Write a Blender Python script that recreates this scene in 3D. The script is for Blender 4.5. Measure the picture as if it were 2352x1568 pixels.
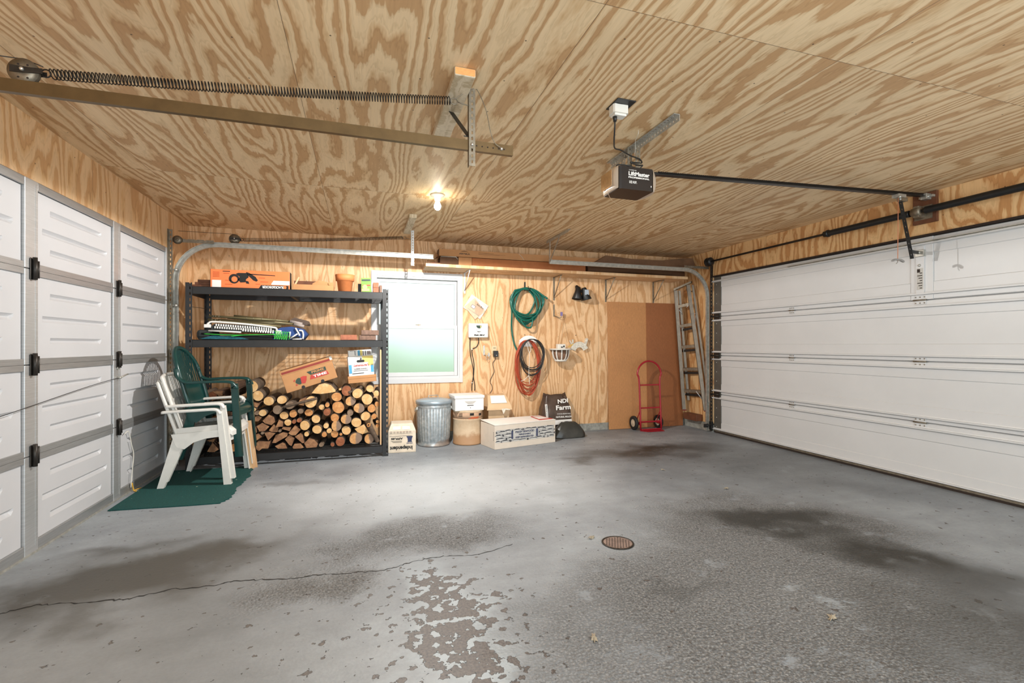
import bpy, bmesh, math, random
from mathutils import Vector, Matrix
PI = math.pi
random.seed(7)
for o in list(bpy.data.objects): bpy.data.objects.remove(o)
SC = bpy.context.scene
COL = SC.collection

# ---------------------------------------------------------------- camera
cam = bpy.data.cameras.new('camera'); cam_o = bpy.data.objects.new('camera', cam); COL.objects.link(cam_o)
cam.sensor_width = 36; cam.lens = 36*1088.13/2352; cam.shift_y = 8.4/2352; cam.clip_start = .02; cam.clip_end = 200
cam_o.location = (0, 0, 1.22); cam_o.rotation_euler = (PI/2, 0, -.3081)
SC.camera = cam_o
# ---------------------------------------------------------------- world, lights, exposure
w = bpy.data.worlds.new('world'); SC.world = w; w.use_nodes = True
w.node_tree.nodes['Background'].inputs[0].default_value = (.84, .95, .97, 1)
w.node_tree.nodes['Background'].inputs[1].default_value = 1.12
SC.view_settings.view_transform = 'Standard'; SC.view_settings.look = 'None'
SC.view_settings.gamma = 1; SC.view_settings.exposure = 0.34; SC.view_settings.use_curve_mapping = False
def light(name, kind, loc, energy, color=(1,1,1), rot=(0,0,0), size=.1, size_y=None, parent=None):
    l = bpy.data.lights.new(name, kind); l.energy = energy; l.color = color
    if kind == 'AREA':
        l.size = size
        if size_y: l.shape = 'RECTANGLE'; l.size_y = size_y
    else: l.shadow_soft_size = size
    if kind == 'SPOT': l.spot_size = math.radians(176); l.spot_blend = .08
    o = bpy.data.objects.new(name, l); COL.objects.link(o); o.location = loc; o.rotation_euler = rot
    return o
# added soft fill: unseen area light in an invented opening behind the camera
light('rear_fill_light', 'AREA', (1.3, -1.75, 1.25), 125, (.80, .925, 1), (PI/2, 0, 0), 5.0, 2.1)
# unseen bulb inferred from its shadows, then an extra unseen fill light
light('bulb_and_fill_light', 'POINT', (.95, .25, 2.38), 30, (.88, .955, 1), size=.06)
light('bulb_and_fill_light', 'POINT', (3.0, -.5, 2.38), 32, (.88, .955, 1), size=.10)

# ---------------------------------------------------------------- object helpers
WL = {}
def tag(o, label=None, cat=None, group=None, kind=None):
    if label: o['label'] = label
    if cat: o['category'] = cat
    if group: o['group'] = group
    if kind: o['kind'] = kind
    return o
def thing(name, loc, label=None, cat=None, group=None, kind=None):
    o = bpy.data.objects.new(name, None); COL.objects.link(o); o.location = loc; o.empty_display_size = .1
    WL[o] = Vector(loc); return tag(o, label, cat, group, kind)
class MB:
    def __init__(s, M=None): s.bm = bmesh.new(); s.M = M or Matrix()
    def v(s, p): return s.bm.verts.new(s.M @ Vector(p))
    def f(s, vs, mi=0, sm=False):
        try: fc = s.bm.faces.new(vs)
        except ValueError: return
        fc.material_index = mi; fc.smooth = sm
    def box(s, x0, x1, y0, y1, z0, z1, mi=0):
        p = [s.v((x, y, z)) for x in (x0, x1) for y in (y0, y1) for z in (z0, z1)]
        for q in ((0,1,3,2),(4,6,7,5),(0,4,5,1),(2,3,7,6),(0,2,6,4),(1,5,7,3)): s.f([p[i] for i in q], mi)
        return s
    def bbox(s, x0, x1, y0, y1, z0, z1, b=.004, mi=0, seg=2):   # bevelled box
        t = bmesh.new(); bmesh.ops.create_cube(t, size=1)
        for vv in t.verts: vv.co = Vector(((x0+x1)/2+vv.co.x*(x1-x0), (y0+y1)/2+vv.co.y*(y1-y0), (z0+z1)/2+vv.co.z*(z1-z0)))
        bmesh.ops.bevel(t, geom=t.edges[:], offset=b, segments=seg, affect='EDGES', profile=.5)
        mp = {vv: s.v(vv.co) for vv in t.verts}
        for fc in t.faces: s.f([mp[a] for a in fc.verts], mi, False)
        t.free(); return s
    def prism(s, pts, d, mi=0, sm=False, mcap=None):  # pts: 3D polygon, d: extrusion vector
        d = Vector(d); a = [s.v(p) for p in pts]; b = [s.v(Vector(p)+d) for p in pts]; n = len(a)
        mc = mi if mcap is None else mcap
        s.f(a[::-1], mc); s.f(b, mc)
        for i in range(n): s.f([a[i], a[(i+1)%n], b[(i+1)%n], b[i]], mi, sm)
        return s
    def cyl(s, p0, p1, r, mi=0, seg=16, r2=None, sm=True, mcap=None):
        p0, p1 = Vector(p0), Vector(p1); d = (p1-p0).normalized(); u = d.orthogonal().normalized(); w_ = d.cross(u)
        r2 = r if r2 is None else r2; mc = mi if mcap is None else mcap
        A = [s.v(p0+(u*math.cos(2*PI*i/seg)+w_*math.sin(2*PI*i/seg))*r) for i in range(seg)]
        B = [s.v(p1+(u*math.cos(2*PI*i/seg)+w_*math.sin(2*PI*i/seg))*r2) for i in range(seg)]
        s.f(A[::-1], mc); s.f(B, mc)
        for i in range(seg): s.f([A[i], A[(i+1)%seg], B[(i+1)%seg], B[i]], mi, sm)
        return s
    def sweep(s, path, prof, up=(0,0,1), mi=0, closed=False, sm=False, scale=None, open_prof=False):
        path = [Vector(p) for p in path]; n = len(path); up = Vector(up); rings = []
        for i, p in enumerate(path):
            if closed: t = path[(i+1)%n]-path[i-1]
            else: t = path[min(i+1, n-1)]-path[max(i-1, 0)]
            t.normalize(); a = t.cross(up)
            if a.length < 1e-4: a = t.orthogonal()
            a.normalize(); b = a.cross(t); k = scale[i] if scale else 1
            rings.append([s.v(p+a*x*k+b*y*k) for x, y in prof])
        m = len(prof); R_ = range(n if closed else n-1)
        for i in R_:
            A, B = rings[i], rings[(i+1)%n]
            for j in range(m-1 if open_prof else m): s.f([A[j], A[(j+1)%m], B[(j+1)%m], B[j]], mi, sm)
        if not closed and not open_prof: s.f(rings[0][::-1], mi); s.f(rings[-1], mi)
        return s
    def tube(s, path, r, mi=0, seg=8, closed=False, scale=None):
        path = [Vector(p) for p in path]; n = len(path); N = None; rings = []
        for i, p in enumerate(path):
            t = (path[(i+1)%n]-path[i-1]) if closed else (path[min(i+1, n-1)]-path[max(i-1, 0)])
            t.normalize()
            N = t.orthogonal() if N is None else N-t*N.dot(t)
            if N.length < 1e-5: N = t.orthogonal()
            N.normalize(); b = t.cross(N); k = r*(scale[i] if scale else 1)
            rings.append([s.v(p+(N*math.cos(2*PI*j/seg)+b*math.sin(2*PI*j/seg))*k) for j in range(seg)])
        for i in range(n if closed else n-1):
            A, B = rings[i], rings[(i+1)%n]
            for j in range(seg): s.f([A[j], A[(j+1)%seg], B[(j+1)%seg], B[j]], mi, True)
        if not closed: s.f(rings[0][::-1], mi); s.f(rings[-1], mi)
        return s
    def lathe(s, prof, c=(0,0,0), seg=32, mi=0, sm=True, fn=None, axis='z', cap=True):
        c = Vector(c); rings = []
        for r, z in prof:
            ring = []
            for i in range(seg):
                a = 2*PI*i/seg; k = r*(fn(a, z) if fn else 1)
                p = (k*math.cos(a), k*math.sin(a), z)
                if axis == 'x': p = (z, p[0], p[1])
                if axis == 'y': p = (p[0], z, p[1])
                ring.append(s.v(c+Vector(p)))
            rings.append(ring)
        for A, B in zip(rings, rings[1:]):
            for i in range(seg): s.f([A[i], A[(i+1)%seg], B[(i+1)%seg], B[i]], mi, sm)
        if cap: s.f(rings[0][::-1], mi); s.f(rings[-1], mi)
        return s
    def sphere(s, c, r, mi=0, seg=12, sc=(1,1,1)):
        t = bmesh.new(); bmesh.ops.create_uvsphere(t, u_segments=seg, v_segments=max(6, seg*2//3), radius=r)
        mp = {vv: s.v(Vector(c)+Vector((vv.co.x*sc[0], vv.co.y*sc[1], vv.co.z*sc[2]))) for vv in t.verts}
        for fc in t.faces: s.f([mp[a] for a in fc.verts], mi, True)
        t.free(); return s
    def perf(s, o, u, v, w_, L, cols, pitch, hw, hh, th=.002, mi=0, gap=None):
        # perforated plate: o corner, u across (width w_), v along (length L); real slots
        o, u, v = Vector(o), Vector(u).normalized(), Vector(v).normalized(); n = u.cross(v)*th
        xs = [0]
        for c in cols: xs += [c-hw/2, c+hw/2]
        xs.append(w_)
        def slab(a0, a1, b0, b1):
            q = [o+u*a+v*b for a, b in ((a0,b0),(a1,b0),(a1,b1),(a0,b1))]; s.prism(q, n, mi)
        for i in range(0, len(xs)-1, 2): slab(xs[i], xs[i+1], 0, L)
        k = int(L/pitch)
        for i in range(1, len(xs)-1, 2):
            b = 0
            for j in range(k+1):
                e = min(L, j*pitch+pitch-hh)
                slab(xs[i], xs[i+1], b, max(e, b+.001)) ; b = e+hh
                if b >= L: break
        return s
    def build(s, name, mats, parent=None, origin=None, sharp=True, label=None):
        bmesh.ops.recalc_face_normals(s.bm, faces=s.bm.faces)
        vs = [q.co for q in s.bm.verts]
        if origin is None:
            xs = [q.x for q in vs]; ys = [q.y for q in vs]; zs = [q.z for q in vs]
            origin = ((min(xs)+max(xs))/2, (min(ys)+max(ys))/2, min(zs))
        origin = Vector(origin)
        for q in s.bm.verts: q.co -= origin
        me = bpy.data.meshes.new(name); s.bm.to_mesh(me); s.bm.free()
        for m in (mats if isinstance(mats, (list, tuple)) else [mats]): me.materials.append(m)
        o = bpy.data.objects.new(name, me); COL.objects.link(o); WL[o] = origin
        if parent is not None: o.parent = parent; o.location = origin-WL[parent]
        else: o.location = origin
        if label: o['label'] = label
        return o
def struct(name, mb, mats): return tag(mb.build(name, mats, origin=(0,0,0)), kind='structure')
DG = None
def text(body, size, loc, right, up, mat, parent, name='lettering', width=None, bold=0, spacing=1, align='CENTER', shear=0, ext=.0006):
    cu = bpy.data.curves.new(name, 'FONT'); cu.body = body; cu.size = size; cu.align_x = align; cu.align_y = 'CENTER'
    cu.offset = bold; cu.extrude = ext; cu.space_character = spacing; cu.shear = shear; cu.resolution_u = 3
    t = bpy.data.objects.new(name, cu); COL.objects.link(t)
    dg = bpy.context.evaluated_depsgraph_get(); dg.update()
    me = bpy.data.meshes.new_from_object(t.evaluated_get(dg)); bpy.data.objects.remove(t)
    right, up = Vector(right).normalized(), Vector(up).normalized(); n = right.cross(up)
    if width and len(me.vertices):
        xs = [v.co.x for v in me.vertices]; k = width/(max(xs)-min(xs))
    else: k = 1
    for v in me.vertices: v.co = right*v.co.x*k+up*v.co.y+n*v.co.z
    me.materials.clear(); me.materials.append(mat)
    o = bpy.data.objects.new(name, me); COL.objects.link(o); WL[o] = Vector(loc); o.parent = parent
    o.location = Vector(loc)-WL[parent]; return o
def circ(r, n=10): return [(r*math.cos(2*PI*i/n), r*math.sin(2*PI*i/n)) for i in range(n)]
def rot(loc, ang, axis='Z'): return Matrix.Translation(loc) @ Matrix.Rotation(ang, 4, axis)
def smooth(pts, n=6):  # Catmull-Rom
    pts = [Vector(p) for p in pts]; out = []
    for i in range(len(pts)-1):
        a, b, c, d = pts[max(i-1,0)], pts[i], pts[i+1], pts[min(i+2, len(pts)-1)]
        for j in range(n):
            t = j/n; out.append(.5*((2*b)+(c-a)*t+(2*a-5*b+4*c-d)*t*t+(3*b-a-3*c+d)*t**3))
    out.append(pts[-1]); return out

# ---------------------------------------------------------------- materials
def srgb(c):
    if isinstance(c, str): c = [int(c[i:i+2], 16)/255 for i in (0,2,4)]
    return tuple(x/12.92 if x <= .04045 else ((x+.055)/1.055)**2.4 for x in c)+(1,)
class NT:
    def __init__(s, name):
        s.m = bpy.data.materials.new(name); s.m.use_nodes = True; s.t = s.m.node_tree; s.b = s.t.nodes['Principled BSDF']
    def n(s, typ, **k):
        nd = s.t.nodes.new(typ)
        for a, v in k.items(): setattr(nd, a, v)
        return nd
    def put(s, sock, v):
        if isinstance(v, bpy.types.NodeSocket): s.t.links.new(v, sock)
        else: sock.default_value = v
    def math(s, op, a, b=None, c=None):
        nd = s.n('ShaderNodeMath', operation=op); s.put(nd.inputs[0], a)
        if b is not None: s.put(nd.inputs[1], b)
        if c is not None: s.put(nd.inputs[2], c)
        return nd.outputs[0]
    def obj(s): return s.n('ShaderNodeTexCoord').outputs['Object']
    def sep(s, v): nd = s.n('ShaderNodeSeparateXYZ'); s.put(nd.inputs[0], v); return nd.outputs
    def comb(s, x, y, z):
        nd = s.n('ShaderNodeCombineXYZ')
        for i, q in enumerate((x, y, z)): s.put(nd.inputs[i], q)
        return nd.outputs[0]
    def noise(s, v, scale=5, detail=2, rough=.5, dist=0, out=0):
        nd = s.n('ShaderNodeTexNoise'); s.put(nd.inputs['Vector'], v); s.put(nd.inputs['Scale'], scale)
        nd.inputs['Detail'].default_value = detail; nd.inputs['Roughness'].default_value = rough; nd.inputs['Distortion'].default_value = dist
        return nd.outputs[out]
    def ramp(s, v, stops, interp='LINEAR'):
        nd = s.n('ShaderNodeValToRGB'); s.put(nd.inputs[0], v); cr = nd.color_ramp; cr.interpolation = interp
        while len(cr.elements) < len(stops): cr.elements.new(.5)
        for e, (p, c) in zip(cr.elements, stops):
            e.position = p; e.color = c if len(c) == 4 else tuple(c)+(1,)
        return nd.outputs[0]
    def mix(s, f, a, b, mode='MIX'):
        nd = s.n('ShaderNodeMix', data_type='RGBA', blend_type=mode); s.put(nd.inputs[0], f); s.put(nd.inputs[6], a); s.put(nd.inputs[7], b)
        return nd.outputs[2]
    def smooth(s, v, a, b):
        nd = s.n('ShaderNodeMapRange', interpolation_type='SMOOTHSTEP'); s.put(nd.inputs[0], v); nd.inputs[1].default_value = a; nd.inputs[2].default_value = b
        return nd.outputs[0]
    def bump(s, h, strength=.3, dist=.01):
        nd = s.n('ShaderNodeBump'); nd.inputs['Strength'].default_value = strength; nd.inputs['Distance'].default_value = dist
        s.put(nd.inputs['Height'], h); s.t.links.new(nd.outputs[0], s.b.inputs['Normal'])
    def done(s, col=None, rough=None, metal=None):
        if col is not None: s.put(s.b.inputs['Base Color'], col)
        if rough is not None: s.put(s.b.inputs['Roughness'], rough)
        if metal is not None: s.put(s.b.inputs['Metallic'], metal)
        return s.m
def mat(name, c, rough=.5, metal=0, var=.12, vscale=12, bump=0, stretch=(1,1,1)):
    t = NT(name); c = srgb(c)
    v = t.n('ShaderNodeMapping'); t.put(v.inputs[0], t.obj()); v.inputs['Scale'].default_value = stretch
    nz = t.noise(v.outputs[0], vscale, 4, .6)
    dk = tuple(x*(1-var) for x in c[:3])+(1,); lt = tuple(min(1, x*(1+var)) for x in c[:3])+(1,)
    col = t.ramp(nz, [(.3, dk), (.7, lt)])
    if bump: t.bump(nz, bump, .004)
    return t.done(col, rough, metal)
def S(v): return tuple(x for x in v[:3])+(1,)
def ply(name, light_, dark_, axes, pw=1.22, pl=2.61, ou=0, ov=0, K=11, uf=1.5, vf=.34, mid=None, nails=True, rough=.55, seams=True):
    t = NT(name); xyz = t.sep(t.obj()); U, V = xyz[axes[0]], xyz[axes[1]]
    U = t.math('ADD', U, ou); V = t.math('ADD', V, ov)
    pu = t.math('FLOOR', t.math('DIVIDE', U, pw)); pv = t.math('FLOOR', t.math('DIVIDE', V, pl))
    seed = t.math('ADD', t.math('MULTIPLY', pu, 3.17), t.math('MULTIPLY', pv, 5.71))
    def vec(a, b, c=0): return t.comb(t.math('MULTIPLY', U, a), t.math('MULTIPLY', V, b), t.math('ADD', seed, c))
    n1 = t.noise(vec(uf, vf), 1, 2.2, .5); n2 = t.noise(vec(8, 1.7, 4), 1, 4, .68); n3 = t.noise(vec(90, 5, 9), 1, 2, .5)
    h = t.math('MULTIPLY', n1, K); h = t.math('ADD', h, t.math('MULTIPLY', n2, 1.9)); h = t.math('ADD', h, t.math('MULTIPLY', n3, .16))
    h = t.math('ADD', h, t.math('MULTIPLY', U, 1.3))
    fr = t.math('FRACT', h)
    L_, D_ = srgb(light_), srgb(dark_); Mi = srgb(mid) if mid else S([(a+b)/2 for a, b in zip(L_, D_)])
    col = t.ramp(fr, [(0, L_), (.34, L_), (.50, Mi), (.60, D_), (.86, D_), (.93, L_)])
    h2 = t.math('MULTIPLY', h, 3.0); f2 = t.math('FRACT', h2)
    fine = t.ramp(f2, [(0, (1,1,1,1)), (.6, (1,1,1,1)), (.85, (.86,.83,.78,1)), (1, (1,1,1,1))])
    col = t.mix(.75, col, fine, 'MULTIPLY')
    big = t.noise(vec(.9, .5, 20), 1.3, 3, .6)
    col = t.mix(.8, col, t.ramp(big, [(.25, (.86,.83,.8,1)), (.7, (1.06,1.05,1.04,1))]), 'MULTIPLY')
    col = t.mix(.35, col, t.ramp(n3, [(.3, (.82,.8,.78,1)), (.7, (1.05,1.05,1.05,1))]), 'MULTIPLY')
    if seams:
        fu = t.math('FRACT', t.math('DIVIDE', U, pw)); fv = t.math('FRACT', t.math('DIVIDE', V, pl))
        du = t.math('MULTIPLY', t.math('MINIMUM', fu, t.math('SUBTRACT', 1, fu)), pw); dv = t.math('MULTIPLY', t.math('MINIMUM', fv, t.math('SUBTRACT', 1, fv)), pl)
        d = t.math('MINIMUM', du, dv); line = t.math('LESS_THAN', d, .0014)
        col = t.mix(t.math('MULTIPLY', line, .75), col, srgb('4a3220'))
    if nails:
        a = t.math('SUBTRACT', t.math('FRACT', t.math('DIVIDE', t.math('ADD', U, .02), .4067)), .5)
        vj = t.math('ADD', V, t.math('MULTIPLY', t.math('FRACT', t.math('MULTIPLY', t.math('FLOOR', t.math('DIVIDE', t.math('ADD', U, .02), .4067)), .37)), .3))
        b = t.math('SUBTRACT', t.math('FRACT', t.math('DIVIDE', vj, .33)), .5)
        dd = t.math('SQRT', t.math('ADD', t.math('POWER', t.math('MULTIPLY', a, .4067), 2), t.math('POWER', t.math('MULTIPLY', b, .33), 2)))
        col = t.mix(t.math('MULTIPLY', t.math('LESS_THAN', dd, .0042), .85), col, srgb('3a2a20'))
    t.bump(n3, .08, .002)
    return t.done(col, rough)
M = {}
M['ceil'] = ply('plywood_ceiling', 'e8cda5', 'c59d70', (0, 1), ou=.31, ov=.955, mid='d7b68a', K=34, uf=1.2, vf=.19)
M['wback'] = ply('plywood_back_wall', 'e8c093', 'cf9f6e', (0, 2), ou=.40, ov=.3, mid='dcb080', K=30, uf=1.7, vf=.30, pl=3)
M['wside'] = ply('plywood_side_wall', 'e8c59a', 'd3a676', (1, 2), ou=.72, ov=.3, mid='e0b886', K=20, uf=1.6, vf=.3, pl=3)
M['wend'] = ply('plywood_right_wall', 'e8c08c', 'c8935e', (1, 2), ou=.3, ov=.3, mid='d8a874', K=22, uf=1.6, vf=.5, pl=3)
M['lum'] = ply('lumber', 'd9cbb2', 'bfae90', (1, 0), K=9, uf=1.0, vf=6, nails=False, seams=False)
M['lumr'] = ply('lumber_shelf', 'e3bd92', 'cfa070', (0, 1), K=7, uf=.5, vf=8, nails=False, seams=False)
M['endgrain'] = mat('end_grain', 'e8a060', .7, var=.12, vscale=60)
M['white'] = mat('white_painted_steel', 'cbcbcb', .42, var=.025, vscale=3)
M['whitep'] = mat('white_moulded_panel', 'c3c3c5', .5, var=.03, vscale=2)
M['alu'] = mat('brushed_aluminium', 'c2c3c3', .42, .65, var=.12, vscale=6, stretch=(1, 1, 30))
M['aluh'] = mat('brushed_aluminium_rail', 'a9aaaa', .42, .65, var=.14, vscale=6, stretch=(1, 1, 30))
M['galv'] = mat('galvanised_steel', 'b8b6ae', .42, .6, var=.22, vscale=25)
M['galvd'] = mat('aged_steel', '8a8070', .5, .7, var=.3, vscale=30)
M['ladd'] = mat('weathered_aluminium', '7d7468', .5, .5, var=.2, vscale=14)
M['bronze'] = mat('bronzed_steel', '6d583a', .42, .6, var=.15, vscale=10)
M['dark'] = mat('dark_steel', '3a3632', .45, .6, var=.3, vscale=40)
M['spring'] = mat('spring_steel', '2b2622', .45, .5, var=.2, vscale=40)
M['black'] = mat('black_enamel', '1c1d1e', .38, .1, var=.2, vscale=20)
M['rack'] = mat('charcoal_powder_coat', '242323', .45, .1, var=.15, vscale=18)
M['pblk'] = mat('black_plastic', '171717', .45, var=.2)
M['brown'] = mat('dark_brown_plastic', '1f1611', .42, var=.1)
M['gap'] = mat('dark_weather_strip', '2c2019', .8)
M['wood_dk'] = mat('dark_board', '6a4029', .65, var=.25, vscale=14)
M['card'] = mat('corrugated_cardboard', 'b88658', .8, var=.07, vscale=9)
M['card2'] = mat('brown_cardboard', 'a8683c', .8, var=.1, vscale=9)
M['cardd'] = mat('dark_cardboard', '5c3f28', .8, var=.15, vscale=9)
M['bkraft'] = mat('kraft_paper', '6b4c34', .8, var=.2, vscale=9)
M['org'] = mat('orange_print', 'f08048', .5, var=.04)
M['orgd'] = mat('dark_orange_print', 'cc5a2a', .5)
M['wpr'] = mat('white_print', 'eeeae4', .6, var=.03)
M['wfoam'] = mat('white_polystyrene', 'e9e6e1', .6, var=.02)
M['tanfoam'] = mat('tan_cooler_plastic', 'd3b48e', .6, var=.05)
M['ink'] = mat('black_ink', '1a1817', .6)
M['inkb'] = mat('navy_ink', '2a3458', .6)
M['red'] = mat('red_paint', '9b1525', .32, var=.1)
M['redp'] = mat('red_print', 'b83a30', .6)
M['dkred'] = mat('maroon_print', '8a3024', .6)
M['dkgrn'] = mat('dark_green_print', '2d4034', .6)
M['grnp'] = mat('green_print', '6d9c3c', .6)
M['bluep'] = mat('blue_print', '4f9fc8', .6)
M['yelp'] = mat('yellow_print', 'e8cf72', .6)
M['pot'] = mat('terracotta', 'cf7d48', .7, var=.08)
M['brick'] = mat('brick_clay', 'a2654c', .85, var=.18, vscale=40, bump=.3)
M['brickd'] = mat('weathered_brick', '7a6052', .85, var=.25, vscale=40, bump=.3)
M['gchair'] = mat('dark_green_plastic', '123b38', .28, var=.12)
M['wchair'] = mat('white_plastic', 'dcd9d2', .4, var=.05)
M['hose'] = mat('green_hose_rubber', '0a5c4d', .3, var=.15, vscale=30)
M['cordb'] = mat('black_cord', '23211f', .5)
M['cordo'] = mat('orange_cord', 'ad4527', .5, var=.15)
M['rope'] = mat('white_rope', 'ddd8cc', .8)
M['rubber'] = mat('tyre_rubber', '1b1b1b', .7)
M['bark'] = mat('log_bark', '5a4a3c', .9, var=.45, vscale=30, bump=.8)
M['barkd'] = mat('split_log_side', '583f2e', .9, var=.4, vscale=25, bump=.6)
M['conc'] = mat('concrete_curb', '94938b', .9, var=.35, vscale=16, bump=.5)
M['olive'] = mat('olive_frame_tube', '6b6244', .4, .3, var=.1)
M['foam'] = mat('grey_foam_grip', '9b8f88', .7)
M['blue'] = mat('blue_fabric', '27457e', .8, var=.15)
M['dkfab'] = mat('dark_fabric', '2f3333', .85, var=.2)
M['brfab'] = mat('brown_fabric', '5a4a40', .85, var=.15)
M['teal'] = mat('teal_fabric', '1d5c68', .8, var=.5, vscale=60)
M['gcord'] = mat('bright_green_cord', '3fbf45', .5)
M['bag'] = mat('brown_plastic_bag', '4d3d34', .3, var=.3, vscale=10, bump=.6)
M['bagd'] = mat('black_plastic_bag', '35342f', .35, var=.25, vscale=10, bump=.6)
M['porc'] = mat('porcelain', 'dbd6cc', .3, var=.02)
M['hubm'] = mat('wheel_hub', 'c9bda8', .4, .2)
M['leaf'] = mat('dry_leaf', '9a8f7c', .8, var=.2, vscale=60)
def hardboard(name, c):
    t = NT(name); x = t.sep(t.obj()); v = t.comb(t.math('MULTIPLY', x[0], 30), t.math('MULTIPLY', x[1], 30), t.math('MULTIPLY', x[2], 4))
    a = t.noise(v, 6, 3, .7); b = t.noise(t.obj(), 1.5, 2, .5); c = srgb(c)
    col = t.ramp(a, [(.3, S([q*.8 for q in c[:3]])), (.7, S([q*1.15 for q in c[:3]]))])
    col = t.mix(.5, col, t.ramp(b, [(.3, (.8,.8,.8,1)), (.7, (1.1,1.1,1.1,1))]), 'MULTIPLY')
    return t.done(col, .6)
M['hbA'] = hardboard('hardboard_sheet', 'be8654'); M['hbB'] = hardboard('dark_hardboard_sheet', '985e37')
def galv_can():
    t = NT('galvanised_can'); n = t.noise(t.obj(), 30, 3, .5); n2 = t.noise(t.obj(), 4, 3, .6)
    col = t.ramp(n, [(.3, srgb('98a1a6')), (.5, srgb('adb4b7')), (.7, srgb('c6caca'))]); x = t.sep(t.obj())
    rust = t.smooth(t.math('SUBTRACT', n2, t.math('MULTIPLY', x[2], 2.5)), .38, .5)
    return t.done(t.mix(t.math('MULTIPLY', rust, .6), col, srgb('8a6f58')), .36, .45)
M['can'] = galv_can()
def pail():
    t = NT('stained_drum'); n = t.noise(t.obj(), 9, 4, .6); x = t.sep(t.obj())
    s = t.smooth(t.math('ADD', t.math('MULTIPLY', n, .22), t.math('MULTIPLY', x[2], -1)), .02, -.05)
    s = t.math('SUBTRACT', 1, s)
    return t.done(t.mix(t.math('MULTIPLY', s, .75), t.ramp(n, [(.3, srgb('c4a888')), (.7, srgb('d8c2a4'))]), srgb('9c6f46')), .6)
M['pail'] = pail()
def cut(name, a, b, c, half=False):
    t = NT(name); o = t.obj(); oi = t.n('ShaderNodeObjectInfo').outputs['Random']; x = t.sep(o)
    v = t.comb(x[0], t.math('MULTIPLY', oi, 9), x[2]); n = t.noise(v, 14, 3, .6)
    r = t.math('SQRT', t.math('ADD', t.math('POWER', x[0], 2), t.math('POWER', x[2], 2)))
    rg = t.math('SINE', t.math('MULTIPLY', t.math('ADD', r, t.math('MULTIPLY', n, .02)), 520))
    col = t.ramp(n, [(.3, srgb(a)), (.55, srgb(b)), (.75, srgb(a))])
    col = t.mix(t.math('MULTIPLY', t.smooth(rg, 0, 1), .22), col, srgb(c))
    an = t.math('ARCTAN2', x[2], x[0]); rad = t.noise(t.comb(t.math('MULTIPLY', an, 3), t.math('MULTIPLY', oi, 20), 0), 3, 2, .6)
    crack = t.smooth(rad, .66, .70); col = t.mix(t.math('MULTIPLY', crack, .7), col, srgb(c))
    if half:
        e = t.smooth(t.math('ADD', t.math('MULTIPLY', x[0], 30), t.math('MULTIPLY', n, 1.2)), .3, .8); col = t.mix(e, col, srgb('8a7260'))
    t.bump(rg, .1, .001)
    return t.done(col, .75)
M['c_pale'] = cut('sawn_wood_pale', 'ecc894', 'd9a86c', 'a06c3c'); M['c_tan'] = cut('sawn_wood_tan', 'dfa86c', 'c08048', '7c4c28')
M['c_red'] = cut('sawn_wood_red', 'b8744a', '8c4f30', '5a2e1c'); M['c_grey'] = cut('sawn_wood_grey', 'a08870', '7c6450', '4c3c30')
M['c_half'] = cut('sawn_wood_two_tone', 'e0b078', 'c89058', '8a5830', True); M['c_split'] = cut('split_wood', 'c08e62', '8c6244', '5a3c2a')
def glass():
    t = NT('frosted_glass'); t.b.inputs['Transmission Weight'].default_value = 1; t.b.inputs['IOR'].default_value = 1.25
    t.b.inputs['Base Color'].default_value = (.93, 1, .97, 1); t.b.inputs['Roughness'].default_value = .45
    return t.m
M['glass'] = glass()
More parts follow.
